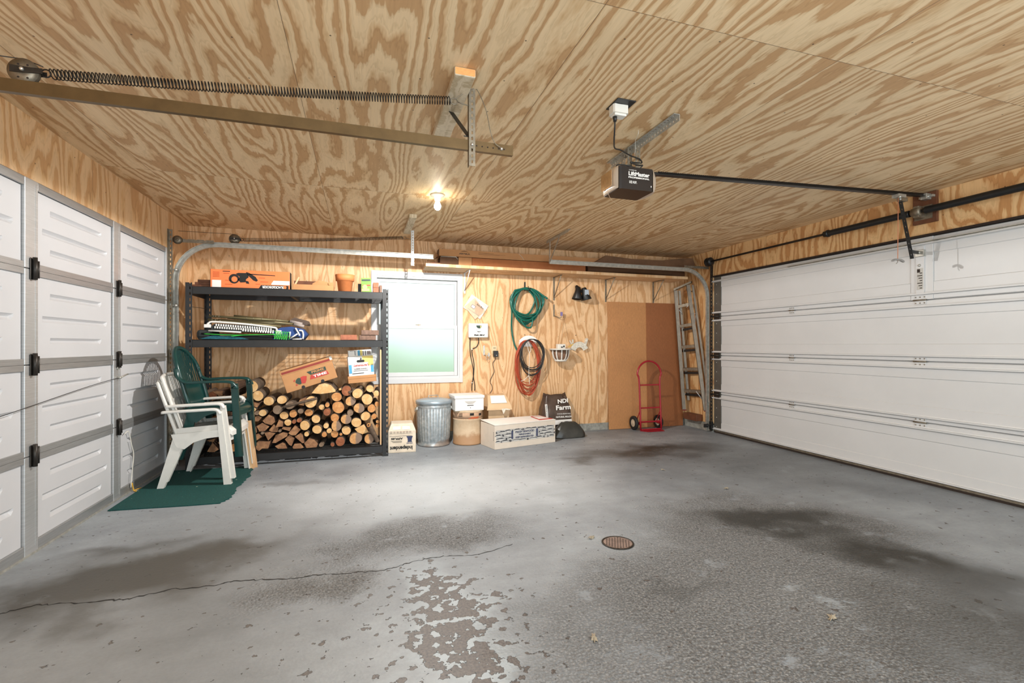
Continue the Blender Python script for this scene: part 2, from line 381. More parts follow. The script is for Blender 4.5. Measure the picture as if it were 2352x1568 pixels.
def concrete():
    t = NT('garage_concrete'); P_ = t.obj(); x = t.sep(P_); X, Y = x[0], x[1]
    nL = t.noise(P_, .9, 4, .6); nM = t.noise(P_, 4, 5, .65); nF = t.noise(P_, 45, 4, .6); nG = t.noise(P_, 95, 3, .6)
    wrp = t.n('ShaderNodeVectorMath', operation='ADD'); t.put(wrp.inputs[0], P_)
    nv = t.n('ShaderNodeTexNoise'); nv.inputs['Scale'].default_value = 2.2; nv.inputs['Detail'].default_value = 4; t.put(nv.inputs['Vector'], P_)
    sb = t.n('ShaderNodeVectorMath', operation='MULTIPLY_ADD'); t.put(sb.inputs[0], nv.outputs[1]); sb.inputs[1].default_value = (.9,.9,.9); sb.inputs[2].default_value = (-.45,-.45,-.45)
    t.put(wrp.inputs[1], sb.outputs[0]); wx = t.sep(wrp.outputs[0]); WX, WY = wx[0], wx[1]
    def blob(cx, cy, rx, ry, ang=0, soft=.6, X_=None, Y_=None):
        a, b = t.math('SUBTRACT', X_ or WX, cx), t.math('SUBTRACT', Y_ or WY, cy); c, s = math.cos(ang), math.sin(ang)
        u = t.math('ADD', t.math('MULTIPLY', a, c), t.math('MULTIPLY', b, s)); v = t.math('SUBTRACT', t.math('MULTIPLY', b, c), t.math('MULTIPLY', a, s))
        d = t.math('SQRT', t.math('ADD', t.math('POWER', t.math('DIVIDE', u, rx), 2), t.math('POWER', t.math('DIVIDE', v, ry), 2)))
        return t.math('SUBTRACT', 1, t.smooth(d, 1-soft, 1+soft*.4))
    base = t.ramp(nL, [(.3, srgb('797f85')), (.5, srgb('8d9399')), (.72, srgb('a3aab0'))])
    base = t.mix(.6, base, t.ramp(nM, [(.3, (.84,.84,.84,1)), (.7, (1.1,1.1,1.1,1))]), 'MULTIPLY')
    base = t.mix(.55, base, t.ramp(nF, [(.3, (.86,.86,.86,1)), (.7, (1.08,1.08,1.08,1))]), 'MULTIPLY')
    strk = t.noise(t.comb(t.math('MULTIPLY', X, 2.2), t.math('MULTIPLY', Y, 9), 0), 1, 5, .65); base = t.mix(.6, base, t.ramp(strk, [(.3, (.84,.84,.83,1)), (.7, (1.07,1.07,1.08,1))]), 'MULTIPLY')
    # rough worn aggregate zone
    z1 = blob(1.75, 1.75, 1.25, .95, .35, .5); z2 = blob(.45, 3.05, .70, .34, .15, .6); z3 = blob(2.6, 2.45, .95, .85, -.2, .5); z4 = blob(-.22,2.62,.30,.22,.2,.7)
    zone = t.math('MAXIMUM', t.math('MAXIMUM', z1, z2), t.math('MAXIMUM', z3, z4))
    zone = t.math('MULTIPLY', zone, t.smooth(nM, .30, .44))
    vo = t.n('ShaderNodeTexVoronoi'); vo.inputs['Scale'].default_value = 75; t.put(vo.inputs['Vector'], P_); vd = vo.outputs['Distance']
    agg = t.ramp(nG, [(.3, srgb('393a3c')), (.5, srgb('6a6a6a')), (.7, srgb('a3a2a0'))])
    pits = t.smooth(nF, .50, .60)
    agg = t.mix(t.math('MULTIPLY', pits, .6), agg, srgb('3d3935'))
    col = t.mix(t.math('MULTIPLY', zone, .8), base, agg)
    # spalled patches where the skin has flaked off
    sp = t.noise(P_, 18, 3, .55); spz = blob(.36, 1.95, .24, .60, -.05, .6); spz2 = blob(.30, 2.0, .6, .8, 0, .8)
    spall = t.math('GREATER_THAN', t.math('ADD', sp, t.math('ADD', t.math('MULTIPLY', spz, .168), t.math('MULTIPLY', spz2, .08))), .69)
    rim = t.smooth(t.math('ADD', sp, t.math('ADD', t.math('MULTIPLY', spz, .168), t.math('MULTIPLY', spz2, .08))), .675, .69)
    skin = t.math('MULTIPLY', spz, t.math('SUBTRACT', 1, spall))
    col = t.mix(t.math('MULTIPLY', skin, .65), col, srgb('b4c0c8'))
    col = t.mix(t.math('MULTIPLY', t.math('MULTIPLY', rim, t.math('SUBTRACT', 1, spall)), .7), col, srgb('3a332e'))
    col = t.mix(t.math('MULTIPLY', spall, .88), col, t.ramp(nG, [(.3, srgb('312b28')), (.7, srgb('6a5f58'))]))
    # oil stains
    st = [(-1.22, 2.90, .55, .36, .3, .8, 1.3), (-1.35, 3.4, .45, .15, .2, .9, .7), (-.98, 3.05, .62, .24, .3, .9, .9), (-1.17, 2.5, .12, .20, .1, .9, .55), (2.75, 2.62, .55, .24, -.45, .7, .95), (2.95, 1.9, .32, .6, .35, .9, 1.1), (2.7, 1.35, .55, .55, 0, 1, .75),
          (3.2, 4.75, 1.0, .42, 0, .9, 1.0), (2.25, 4.5, .25, .14, 0, .7, .6), (1.62, 2.0, .2, .1, 0, .8, .35), (3.9, 3.9, 1.0, 1.2, 0, 1, .5), (2.2, 1.1, .9, .5, .2, .9, .35), (-.55,4.56,.35,.12,.1,.8,.5), (-.7, 3.0, 1.1, .8, .3, 1, .3)]
    for cx, cy, rx, ry, an, so, am in st:
        b = blob(cx, cy, rx, ry, an, so); col = t.mix(t.math('MULTIPLY', t.math('MULTIPLY', b, t.smooth(nM, .12, .48)), am), col, srgb('33322f'))
    # warm brown tint by the left door, window and bulb sheen painted bright in the middle
    col = t.mix(t.math('MULTIPLY', blob(-1.1, 2.3, 1.3, 2.2, 0, 1), .25), col, srgb('8b877f'))
    col = t.mix(t.math('MULTIPLY', blob(.6, 4.1, 1.5, .85, 0, 1), .6), col, srgb('ccd1d4'))
    spk = t.noise(P_, 60, 1, .3); col = t.mix(t.math('MULTIPLY', t.math('GREATER_THAN', spk, .785), .8), col, srgb('39322c'))
    hb = t.math('MULTIPLY', t.math('ADD', t.math('MULTIPLY', nF, .7), t.math('MULTIPLY', vd, .5)), t.math('ADD', zone, .06))
    hb = t.math('SUBTRACT', hb, t.math('MULTIPLY', rim, .55))
    t.bump(hb, 1, .016)
    rg = t.mix(zone, (.55,.55,.55,1), (.85,.85,.85,1))
    return t.done(col, rg)
M['floor'] = concrete()
def matgreen():
    t = NT('green_carpet'); n = t.noise(t.obj(), 220, 2, .6); s = t.noise(t.obj(), 26, 1, .3)
    col = t.ramp(n, [(.3, srgb('04302e')), (.7, srgb('08544f'))])
    col = t.mix(t.math('GREATER_THAN', s, .79), col, srgb('b8c0a8')); t.bump(n, .6, .004)
    return t.done(col, .9)
M['mat'] = matgreen()
def emit(name, c, e):
    t = NT(name); t.b.inputs['Emission Color'].default_value = c; t.b.inputs['Emission Strength'].default_value = e; return t.done(c, .3)
M['bulb'] = emit('lit_bulb_glass', (1, .90, .70, 1), 55)
M['hedge'] = mat('shrub_leaves', 'c2d8b6', .8, var=.3, vscale=4); M['lawn'] = mat('lawn_grass', 'cfe0c4', .9, var=.2, vscale=3)
M['screw'] = mat('bright_screw', 'd6d3cc', .3, .8)
M['clear'] = mat('plastic_sleeve', 'd4cdbd', .25, var=.25, vscale=40, bump=.5)
M['plate'] = mat('beige_wall_plate', 'd3c09a', .5); M['mirror'] = mat('chrome_cover', 'd8b890', .16, .9, var=.2, vscale=20, bump=.5)
def lens():
    t = NT('frosted_lens'); t.b.inputs['Transmission Weight'].default_value = .3; return t.done(srgb('d9c6b2'), .35)
M['lens'] = lens()
M['steel_dk'] = mat('grey_stile_paint', '5f5c56', .5, .3, var=.12)

# ================================================================ STRUCTURE
XL, XR, YB, YF, H = -1.84, 4.72, 6.131, -1.8, 2.552
m = MB(); m.box(XL-.3, XR+.3, YF-.2, YB+.2, -.1, 0); fl = struct('floor', m, M['floor'])
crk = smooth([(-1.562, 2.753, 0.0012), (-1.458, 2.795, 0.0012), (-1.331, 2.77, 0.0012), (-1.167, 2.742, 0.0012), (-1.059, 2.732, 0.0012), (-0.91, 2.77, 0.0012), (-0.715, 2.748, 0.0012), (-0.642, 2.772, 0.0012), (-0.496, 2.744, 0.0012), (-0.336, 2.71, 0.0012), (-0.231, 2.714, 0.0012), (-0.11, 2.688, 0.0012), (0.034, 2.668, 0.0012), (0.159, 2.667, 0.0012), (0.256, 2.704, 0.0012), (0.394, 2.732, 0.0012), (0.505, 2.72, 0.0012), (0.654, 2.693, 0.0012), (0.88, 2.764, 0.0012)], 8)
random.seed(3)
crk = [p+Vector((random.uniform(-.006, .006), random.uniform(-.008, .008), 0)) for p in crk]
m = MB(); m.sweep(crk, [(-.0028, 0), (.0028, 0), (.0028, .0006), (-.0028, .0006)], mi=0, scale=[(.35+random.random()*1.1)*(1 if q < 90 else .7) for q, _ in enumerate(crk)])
m.build('floor_crack', mat('crack_shade_dirt', '26221e', .9), fl)  # dark ribbon: the crack's shade and dirt put into its colour
m = MB(); m.box(XL-.3, XR+.3, YF-.2, YB+.2, H, H+.05); struct('ceiling', m, M['ceil'])
m = MB()  # back wall with the window opening
wx0, wx1, wz0, wz1 = .165, 1.225, .79, 2.09
m.box(XL-.2, wx0, YB, YB+.13, .10, H); m.box(wx1, XR+.2, YB, YB+.13, .10, H); m.box(wx0, wx1, YB, YB+.13, .10, wz0); m.box(wx0, wx1, YB, YB+.13, wz1, H)
struct('wall_back', m, M['wback'])
DT = 2.19
m = MB(); m.box(XL-.13, XL, 5.52, YB, .10, H); m.box(XL-.13, XL, 2.39, 5.52, DT, H); m.box(XL-.13, XL, YF, 2.39, .10, H); struct('wall_left', m, M['wside'])
m = MB(); m.box(XR, XR+.13, 5.50, YB, .10, H); m.box(XR, XR+.13, .56, 5.50, 2.185, H); m.box(XR, XR+.13, YF, .56, .10, H); struct('wall_right', m, M['wend'])
m = MB(); m.box(XL-.13, -1.2, YF-.13, YF, 0, H); m.box(3.8, XR+.13, YF-.13, YF, 0, H); m.box(-1.2, 3.8, YF-.13, YF, 2.3, H); struct('wall_front', m, M['wback'])
m = MB(); m.box(XL-.13, XR+.13, YB-.004, YB+.14, 0, .10); struct('baseboard_back', m, M['conc'])
m = MB(); m.box(XR-.012, XR+.12, 5.50, YB-.004, 0, .115); struct('baseboard_right', m, M['conc'])
m = MB(); m.box(XL-.13, XL+.004, 5.52, YB-.004, 0, .10); m.box(XL-.13, XL+.004, YF, 2.39, 0, .10); struct('baseboard_left', m, M['conc'])
# ---- window
wi = thing('window_1', (.695, YB, .74), kind='structure')
m = MB()
for a in ((.118, .165, .735, 2.148), (1.225, 1.268, .735, 2.148)): m.box(a[0], a[1], YB-.016, YB+.004, a[2], a[3])
m.box(.165, 1.225, YB-.015, YB, 2.09, 2.147); m.box(.165, 1.225, YB-.015, YB, .736, .79)
m.build('window_trim', M['white'], wi)
m = MB()
for a in ((wx0, wx0+.02), (wx1-.02, wx1)): m.box(a[0], a[1], YB, YB+.12, wz0, wz1)
m.box(wx0+.02, wx1-.02, YB, YB+.12, wz1-.025, wz1); m.box(wx0+.02, wx1-.02, YB, YB+.12, wz0, wz0+.03)
m.build('window_frame', M['white'], wi)
def sash(y, z0, z1, b, topb, botb, x0=.187, x1=1.203):
    m = MB(); m.bbox(x0, x0+b, y, y+.03, z0, z1, .004); m.bbox(x1-b, x1, y, y+.03, z0, z1, .004); m.bbox(x0+b, x1-b, y, y+.03, z1-topb, z1, .004); m.bbox(x0+b, x1-b, y, y+.03, z0, z0+botb, .004)
    s = m.build('window_sash', M['white'], wi)
    g = MB(); g.box(x0+b-.004, x1-b+.004, y+.012, y+.017, z0+botb-.004, z1-topb+.004); g.build('window_pane', M['glass'], s)
    return s
sash(YB+.062, 1.44, wz1-.028, .028, .045, .045); lo = sash(YB+.022, wz0+.032, 1.475, .042, .045, .05)
m = MB(); m.cyl((.70, YB+.02, 1.478), (.70, YB+.045, 1.478), .012, 0, 12); m.box(.665, .73, YB+.024, YB+.034, 1.476, 1.486); m.build('sash_lock', M['galvd'], lo)
m = MB(); m.box(-30, 40, YB+.4, 60, -.6, -.5); struct('lawn', m, M['lawn'])
random.seed(5); m = MB()
for (hx, hy, hr) in ((1.2, 10.5, 1.3), (4.2, 12, 1.6), (-1.6, 11.5, 1.25), (6.8, 13, 1.4)):
    for _ in range(14): m.sphere((hx+random.uniform(-hr, hr), hy+random.uniform(-.5, .5), random.uniform(-.3, .5)*hr), hr*random.uniform(.35, .55), seg=10)
tag(m.build('garden_hedge', M['hedge']), 'pale green hedge outside, a soft blur through the frosted window', 'hedge', kind='stuff')
# ---- left sectional door
d1 = thing('door_1', (XL, 3.95, 0), kind='structure')
ZJ = [.035, .575, 1.105, 1.663, 2.165]; YS = [(2.40, 2.515), (3.417, 3.534), (4.435, 4.546), (5.470, 5.505)]
m = MB(); m.box(XL-.045, XL-.03, 2.40, 5.505, .0, 2.19); m.build('door_skin', M['white'], d1)
def recess_panel(y0, y1, z0, z1):
    m = MB(); L = y1-y0; hz = z1-z0
    slots = [(y0+L*.15, y1-L*.165, z1-hz*.22), (y0+L*.065, y1-L*.07, z1-hz*.51), (y0+L*.15, y1-L*.165, z1-hz*.78)]
    e = .02
    ys = sorted({y0, y1, *[s[0] for s in slots], *[s[0]+.004 for s in slots], *[s[1]-e for s in slots], *[s[1] for s in slots], *[s[1]-.05 for s in slots]})
    zs = [z0]; dz = {}
    for i, s in reversed(list(enumerate(slots))):
        zt = s[2]+.016; zs += [zt-.038, zt-.017, zt]; dz[len(zs)-2] = (i, -.020)
    zs.append(z1); g = []
    for k, z in enumerate(zs):
        row = []
        for y in ys:
            dx = 0
            if k in dz:
                s = slots[dz[k][0]]
                if s[0]+.002 < y < s[1]-.002:
                    dx = dz[k][1]
                    if y > s[1]-e-.002: dx *= .75
            bow = .006*math.sin(PI*(y-y0)/L)*math.sin(PI*(z-z0)/hz)
            row.append(m.v((XL-.003+dx+bow, y, z)))
        g.append(row)
    for a in range(len(zs)-1):
        for b in range(len(ys)-1): m.f([g[a][b], g[a][b+1], g[a+1][b+1], g[a+1][b]])
    # edges back to the skin
    def rim(a, b): m.f([m.v(a), m.v(b), m.v((XL-.03, b[1], b[2])), m.v((XL-.03, a[1], a[2]))])
    x = XL-.003
    rim((x, y0, z0), (x, y1, z0)); rim((x, y0, z1), (x, y1, z1)); rim((x, y0, z0), (x, y0, z1)); rim((x, y1, z0), (x, y1, z1))
    m.build('door_panel', M['whitep'], d1, label='white moulded panel with three slanted recesses')
for c in range(3):
    y0, y1 = YS[c][1], YS[c+1][0]
    for r in range(4): recess_panel(y0+.004, y1-(.008 if c < 2 else .004), ZJ[r]+.036, ZJ[r+1]-.034)
for (a, b) in YS:
    m = MB()
    for r in range(4): m.bbox(XL-.03, XL+.012, a, b, ZJ[r]+.002 if r else .0, ZJ[r+1]-.002 if r < 3 else 2.185, .003); m.box(XL+.010, XL+.0135, b-.026, b-.022, ZJ[r]+.004, ZJ[r+1]-.004)
    m.build('door_stile', M['alu'], d1)
for r, z in enumerate(ZJ):
    for c in range(3):
        y0, y1 = YS[c][1], YS[c+1][0]; m = MB()
        if r == 0: m.bbox(XL-.03, XL+.010, y0, y1, .0, .07, .003)
        elif r == 4: m.bbox(XL-.03, XL+.010, y0, y1, 2.135, 2.185, .003)
        else: m.bbox(XL-.03, XL+.009, y0, y1, z-.036, z-.0006, .001); m.bbox(XL-.03, XL+.009, y0, y1, z+.0006, z+.036, .001)
        m.build('door_rail', M['aluh'], d1)
for c in (0, 1, 2):
    ym = (YS[c][0]+YS[c][1])/2+.012
    for z in ZJ[1:4]:
        m = MB(); x = XL+.014
        m.bbox(x, x+.004, ym-.034, ym+.022, z-.062, z+.062, .002); m.cyl((x+.014, ym-.012, z-.062), (x+.014, ym-.012, z+.068), .0115, 0, 12); m.cyl((x+.012, ym+.018, z-.05), (x+.012, ym+.018, z+.05), .008, 0, 10)
        m.box(x+.004, x+.012, ym-.012, ym+.018, z-.055, z-.006); m.box(x+.004, x+.012, ym-.012, ym+.018, z+.006, z+.055)
        h_ = m.build('door_hinge', M['dark'], d1)
        k = MB()
        for q in (-.045, -.018, .018, .045): k.sphere((x+.013, ym+.003, z+q), .005, seg=8)
        k.build('hinge_bolt', M['screw'], h_)
m = MB(); m.tube(smooth([(XL+.045, 2.3, .79), (XL+.04, 3.0, .83), (XL+.035, 4.0, .93), (XL+.03, 4.48, .965)], 8), .0022, 0, 6); m.build('lock_cable', M['cordb'], d1)
m = MB(); m.cyl((XL+.012, 4.49, .965), (XL+.04, 4.49, .965), .009, 0, 10); m.cyl((XL+.03, 4.49, .965), (XL+.03, 4.62, .985), .006, 0, 8); m.cyl((XL+.012, 4.49, 1.04), (XL+.022, 4.49, 1.04), .013, 0, 12); m.build('lock_handle', M['galv'], d1)
m = MB(); m.tube(smooth([(XL+.015, 4.60, .50), (XL+.02, 4.66, .51), (XL+.02, 4.71, .40), (XL+.02, 4.75, .30), (XL+.02, 4.72, .15), (XL+.02, 4.70, .04)], 8), .0035, 0, 6); m.build('pull_cord', M['rope'], d1)
m = MB(); m.tube(smooth([(XL+.025, 4.71, .075), (XL+.03, 4.715, .03), (XL+.035, 4.72, .007), (XL+.06, 4.70, .007)], 6), .005, 0, 6); m.tube([(XL+.035, 4.72, .008), (XL+.04, 4.76, .008), (XL+.06, 4.79, .008)], .004, 0, 6); m.build('cord_end', mat('yellow_cord', 'd8a840', .6), d1)
m = MB(); m.box(XL-.06, XL+.016, 2.40, 5.505, -.0, .012); m.build('bottom_seal', M['galv'], d1)
# ---- right sectional door
d2 = thing('door_2', (XR, 3.03, 0), kind='structure')
Y0, Y1 = .58, 5.47
m = MB(); m.box(XR+.03, XR+.045, Y0, Y1, .01, 2.185); m.build('door_skin', M['white'], d2)
zj = [.035, .537, 1.075, 1.618, 2.17]; gr = [(.147, .379), (.684, .922), (1.233, 1.478), (1.777, 2.02)]
for i in range(4):
    m = MB(); z0, z1 = zj[i]+.002, zj[i+1]-.002; ga, gb = gr[i]; x = XR+.0
    prof = [(x+.03, z0), (x+.012, z0), (x, z0+.006), (x, ga-.006), (x+.006, ga), (x+.006, gb), (x, gb+.006), (x, z1-.006), (x+.012, z1), (x+.03, z1)]
    if i < 3: m.prism([(a, Y0, b) for a, b in prof], (0, Y1-.13-Y0, 0))
    else:
        m.prism([(a, Y0, b) for a, b in prof], (0, 2.80-Y0, 0)); m.prism([(a, 2.98, b) for a, b in prof], (0, Y1-.13-2.98, 0))
        m.bbox(x-.004, x+.03, 2.802, 2.978, z0, z1, .004)
    m.build('door_section', M['white'], d2)
    m = MB(); m.box(x-.006, x+.03, Y1-.13, Y1-.0, z0, z1); k = z0+.05
    while k < z1: m.sphere((x-.007, Y1-.05, k), .006, 1, 8); k += .13
    m.build('end_stile', [M['steel_dk'], M['screw']], d2)
for z in (.055, .487, .587, 1.026, 1.126, 1.563, 1.673, 2.11):
    m = MB(); x = XR
    m.prism([(x, Y0, z-.012), (x-.006, Y0, z-.012), (x-.010, Y0, z-.008), (x-.030, Y0, z-.007), (x-.030, Y0, z+.004), (x-.008, Y0, z+.005), (x-.006, Y0, z+.014), (x, Y0, z+.014)], (0, Y1-Y0+.02, 0))
    m.build('door_strut', M['white'], d2)
m = MB(); m.box(XR-.012, XR, Y0, 4.25, 2.102, 2.128); m.box(XR-.04, XR, Y0, 4.25, 2.123, 2.128); m.build('reinforcing_bar', M['galv'], d2)
for z in (.537, 1.075, 1.618):
    for y, s in ((4.21, .75), (2.90, 1.15), (1.65, 1)):
        m = MB(); x = XR; m.bbox(x-.006, x, y-.04*s, y+.04*s, z-.038, z+.038, .003, 0); m.cyl((x-.012, y-.045*s, z), (x-.012, y+.045*s, z), .007, 1, 10)
        for a in (-.03, 0, .03):
            for b in (-.026, .026): m.sphere((x-.008, y+a*s, z+b), .0055, 1, 8)
        m.build('door_hinge', [M['white'], M['galvd']], d2)
    m = MB(); m.box(XR-.02, XR, Y1-.11, Y1-.01, z-.04, z+.04); m.cyl((XR-.03, Y1-.12, z), (XR-.03, Y1+.04, z), .010, 0, 10); m.build('roller_hinge', M['dark'], d2)
m = MB(); m.box(XR-.014, XR, 2.865, 2.93, 1.66, 2.09); m.bbox(XR-.03, XR, 2.86, 2.93, 2.0, 2.06, .004, 1); m.cyl((XR-.05, 2.895, 2.035), (XR, 2.895, 2.035), .012, 1, 10); m.sphere((XR-.016, 2.9, 1.925), .012, 1, 8)
m.build('opener_bracket', [M['white'], M['galv']], d2)
lab = MB(); lab.box(XR-.0155, XR-.014, 2.872, 2.922, 1.71, 1.90); lb = lab.build('warning_label', mat('grey_label', 'b9b6b0', .6), d2)
lk = MB()
for k in range(7): lk.box(XR-.0162, XR-.0155, 2.878, 2.878+.02+.018*((k*7) % 3)/2, 1.72+k*.022, 1.727+k*.022)
lk.box(XR-.0162, XR-.0155, 2.895, 2.918, 1.862, 1.892); lk.build('label_print', M['gap'], lb)
m = MB(); m.box(XR-.02, XR+.03, Y0-.02, Y1+.03, 2.172, 2.19); m.build('top_seal', M['gap'], d2)
m = MB(); m.box(XR-.006, XR+.04, Y0, Y1, .0, .022, 0); m.build('bottom_seal', M['gap'], d2)
m = MB(); m.box(XR-.012, XR+.03, Y0, Y1, .022, .04); m.build('bottom_rail', M['galvd'], d2)
# ---- floor drain
dr = thing('floor_drain', (1.507, 2.586, 0), 'round rusty cast iron drain grate set in the concrete floor', 'drain')
m = MB(); m.lathe([(.088, 0.0005), (.098, .0005), (.098, .005), (.088, .006), (.088, .0005)], (1.507, 2.586, 0), 40, cap=False); m.build('drain_ring', M['dark'], dr)
m = MB(); m.cyl((1.507, 2.586, .0005), (1.507, 2.586, .003), .088, 0, 32)
for i in range(-4, 5):
    for j in range(-4, 5):
        x, y = i*.019+(j % 2)*.0095, j*.017
        if math.hypot(x, y) < .078: m.cyl((1.507+x, 2.586+y, .003), (1.507+x, 2.586+y, .0036), .0055, 1, 8)
m.build('drain_grate', [mat('rusty_iron', '8a766c', .8, .1, var=.3), M['gap']], dr)
# leaves and debris on the floor
random.seed(11)
def leaf(x, y, s, a):
    m = MB(rot((x, y, .002), a)); n = 14; pts = []
    for i in range(n):
        t = 2*PI*i/n; r = s*(1 if i % 2 else .5)*(.8+.4*random.random()); pts.append((r*math.cos(t)*1.6, r*math.sin(t)*.8, .012*random.random()))
    c = m.v((0, 0, .014)); vs = [m.v(p) for p in pts]; lo_ = [m.v((p[0], p[1], p[2]-.0015)) for p in pts]; c2 = m.v((0, 0, .0125))
    for i in range(n): m.f([c, vs[i], vs[(i+1) % n]]); m.f([c2, lo_[(i+1) % n], lo_[i]]); m.f([vs[i], lo_[i], lo_[(i+1) % n], vs[(i+1) % n]])
    return m.build('dry_leaf', M['leaf'], origin=(x, y, 0))
for (x, y, s, a, l) in ((1.385, 2.70, .022, .3, 'crumpled tan oak leaf just left of the round floor drain'), (.92, 1.77, .02, 1.2, 'curled dry leaf on the floor in the lower middle'), (2.0, 1.58, .024, .5, 'grey dry leaf on the rough floor, lower right of the drain'), (2.95, 3.28, .02, .1, 'small dark leaf by the oil stain near the right door'), (2.8, 3.95, .018, 2, 'small leaf on the floor far from the drain toward the ladder')):
    tag(leaf(x, y, s, a), l, 'leaf')
tw = MB(); tw.tube([(-.02, 1.355, .005), (.03, 1.36, .006), (.08, 1.35, .005)], .007, 0, 7); tag(tw.build('bark_chip', M['bark']), 'brown wood chip at the bottom edge of the floor', 'wood chip')

# ================================================================ TRACKS, SPRINGS, OPENER
C_PROF = [(-.012, -.026), (.012, -.026), (.012, -.020), (-.009, -.020), (-.009, .020), (.012, .020), (.012, .026), (-.012, .026)]
def arc(cx, cz, r, a0, a1, y, n=12): return [(cx+r*math.cos(a0+(a1-a0)*i/n), y, cz+r*math.sin(a0+(a1-a0)*i/n)) for i in range(n+1)]
def track(name, y, x_end, x_v, z_h, sgn, r, mat_, label, ydir, brackets=True):
    # sgn: +1 the vertical leg stands at the left door, -1 at the right door; ydir: side the channel opens to
    t = thing(name, (x_v, y, 0), label, 'track', 'garage door tracks')
    path = [(x_v, y, .01), (x_v, y, z_h-r)]
    cx = x_v+sgn*r
    path += arc(cx, z_h-r, r, PI if sgn > 0 else 0, PI/2, y)[1:]+[(x_end, y, z_h)]
    prof = [(a*(1 if ydir*sgn > 0 else -1), b) for a, b in C_PROF]
    m = MB(); m.sweep(path, prof, up=(0, 1, 0) if False else (0, 0, 1)) if False else None
    # sweep with the frame kept square to the y axis
    rings = []; P_ = [Vector(p) for p in path]
    for i, p in enumerate(P_):
        d = (P_[min(i+1, len(P_)-1)]-P_[max(i-1, 0)]).normalized(); b = Vector((0, 1, 0)).cross(d)
        rings.append([m.v(p+Vector((0, ydir, 0))*u+b*v) for u, v in C_PROF])
    for A, B in zip(rings, rings[1:]):
        for j in range(len(C_PROF)): m.f([A[j], A[(j+1) % 8], B[(j+1) % 8], B[j]])
    m.f(rings[0][::-1]); m.f(rings[-1])
    rail = m.build('track_rail', mat_, t)
    x = x_end-sgn*.05
    for q in range(7): k = MB(); k.cyl((x-sgn*q*.03, y-ydir*.0125, z_h), (x-sgn*q*.03, y-ydir*.0135, z_h), .004, 0, 8); k.build('bolt_hole', M['gap'], rail)
    return t
# near left track (top left of the picture)
t1 = track('garage_door_track', 2.43, .775, XL+.055, 2.262, 1, .38, M['bronze'], 'bronze-tinted horizontal garage door rail nearest the camera, upper left', 1)
m = MB(); m.perf((.532, 2.408, 2.150), (1, 0, 0), (0, 0, 1), .033, .402, [.0165], .03, .009, .016, .003)
m.box(.532, .535, 2.408, 2.44, 2.15, 2.552); m.build('hanger_strap', M['galvd'], t1)
m = MB(); m.box(.505, .535, 2.411, 2.414, 2.30, 2.305); m.sweep([(.535, 2.412, 2.30), (.50, 2.52, 2.42), (.475, 2.60, 2.51)], [(-.015, -.0015), (.015, -.0015), (.015, .0015), (-.015, .0015)]); m.build('diagonal_brace', M['dark'], t1)
for q in ((.548, 2.402, 2.26), (.71, 2.415, 2.262)): m = MB(); m.sphere(q, .009, seg=8); m.build('track_bolt', M['screw'], t1)
m = MB(); m.tube(smooth([(.46, 2.42, 2.487), (.50, 2.40, 2.515), (.545, 2.405, 2.545), (.575, 2.405, 2.548), (.62, 2.40, 2.45), (.645, 2.40, 2.34), (.67, 2.405, 2.285), (.705, 2.41, 2.265)], 8), .0022, 0, 6); tag(m.build('safety_cable', M['galvd']), 'thin steel safety cable looped from spring end to near rail tip', 'cable')
def helix(p0, p1, r, turns, wr, name, mats, parent=None, seg=5, spt=12):
    p0, p1 = Vector(p0), Vector(p1); d = (p1-p0).normalized(); u = d.orthogonal().normalized(); v = d.cross(u); N = int(turns*spt); sag = (p1-p0).length*.006
    pts = []
    for i in range(N+1):
        f = i/N; a = 2*PI*turns*f; pts.append(p0+(p1-p0)*f+(u*math.cos(a)+v*math.sin(a))*r-Vector((0, 0, sag*4*f*(1-f))))
    m = MB(); m.tube(pts, wr, 0, seg); return m.build(name, mats, parent)
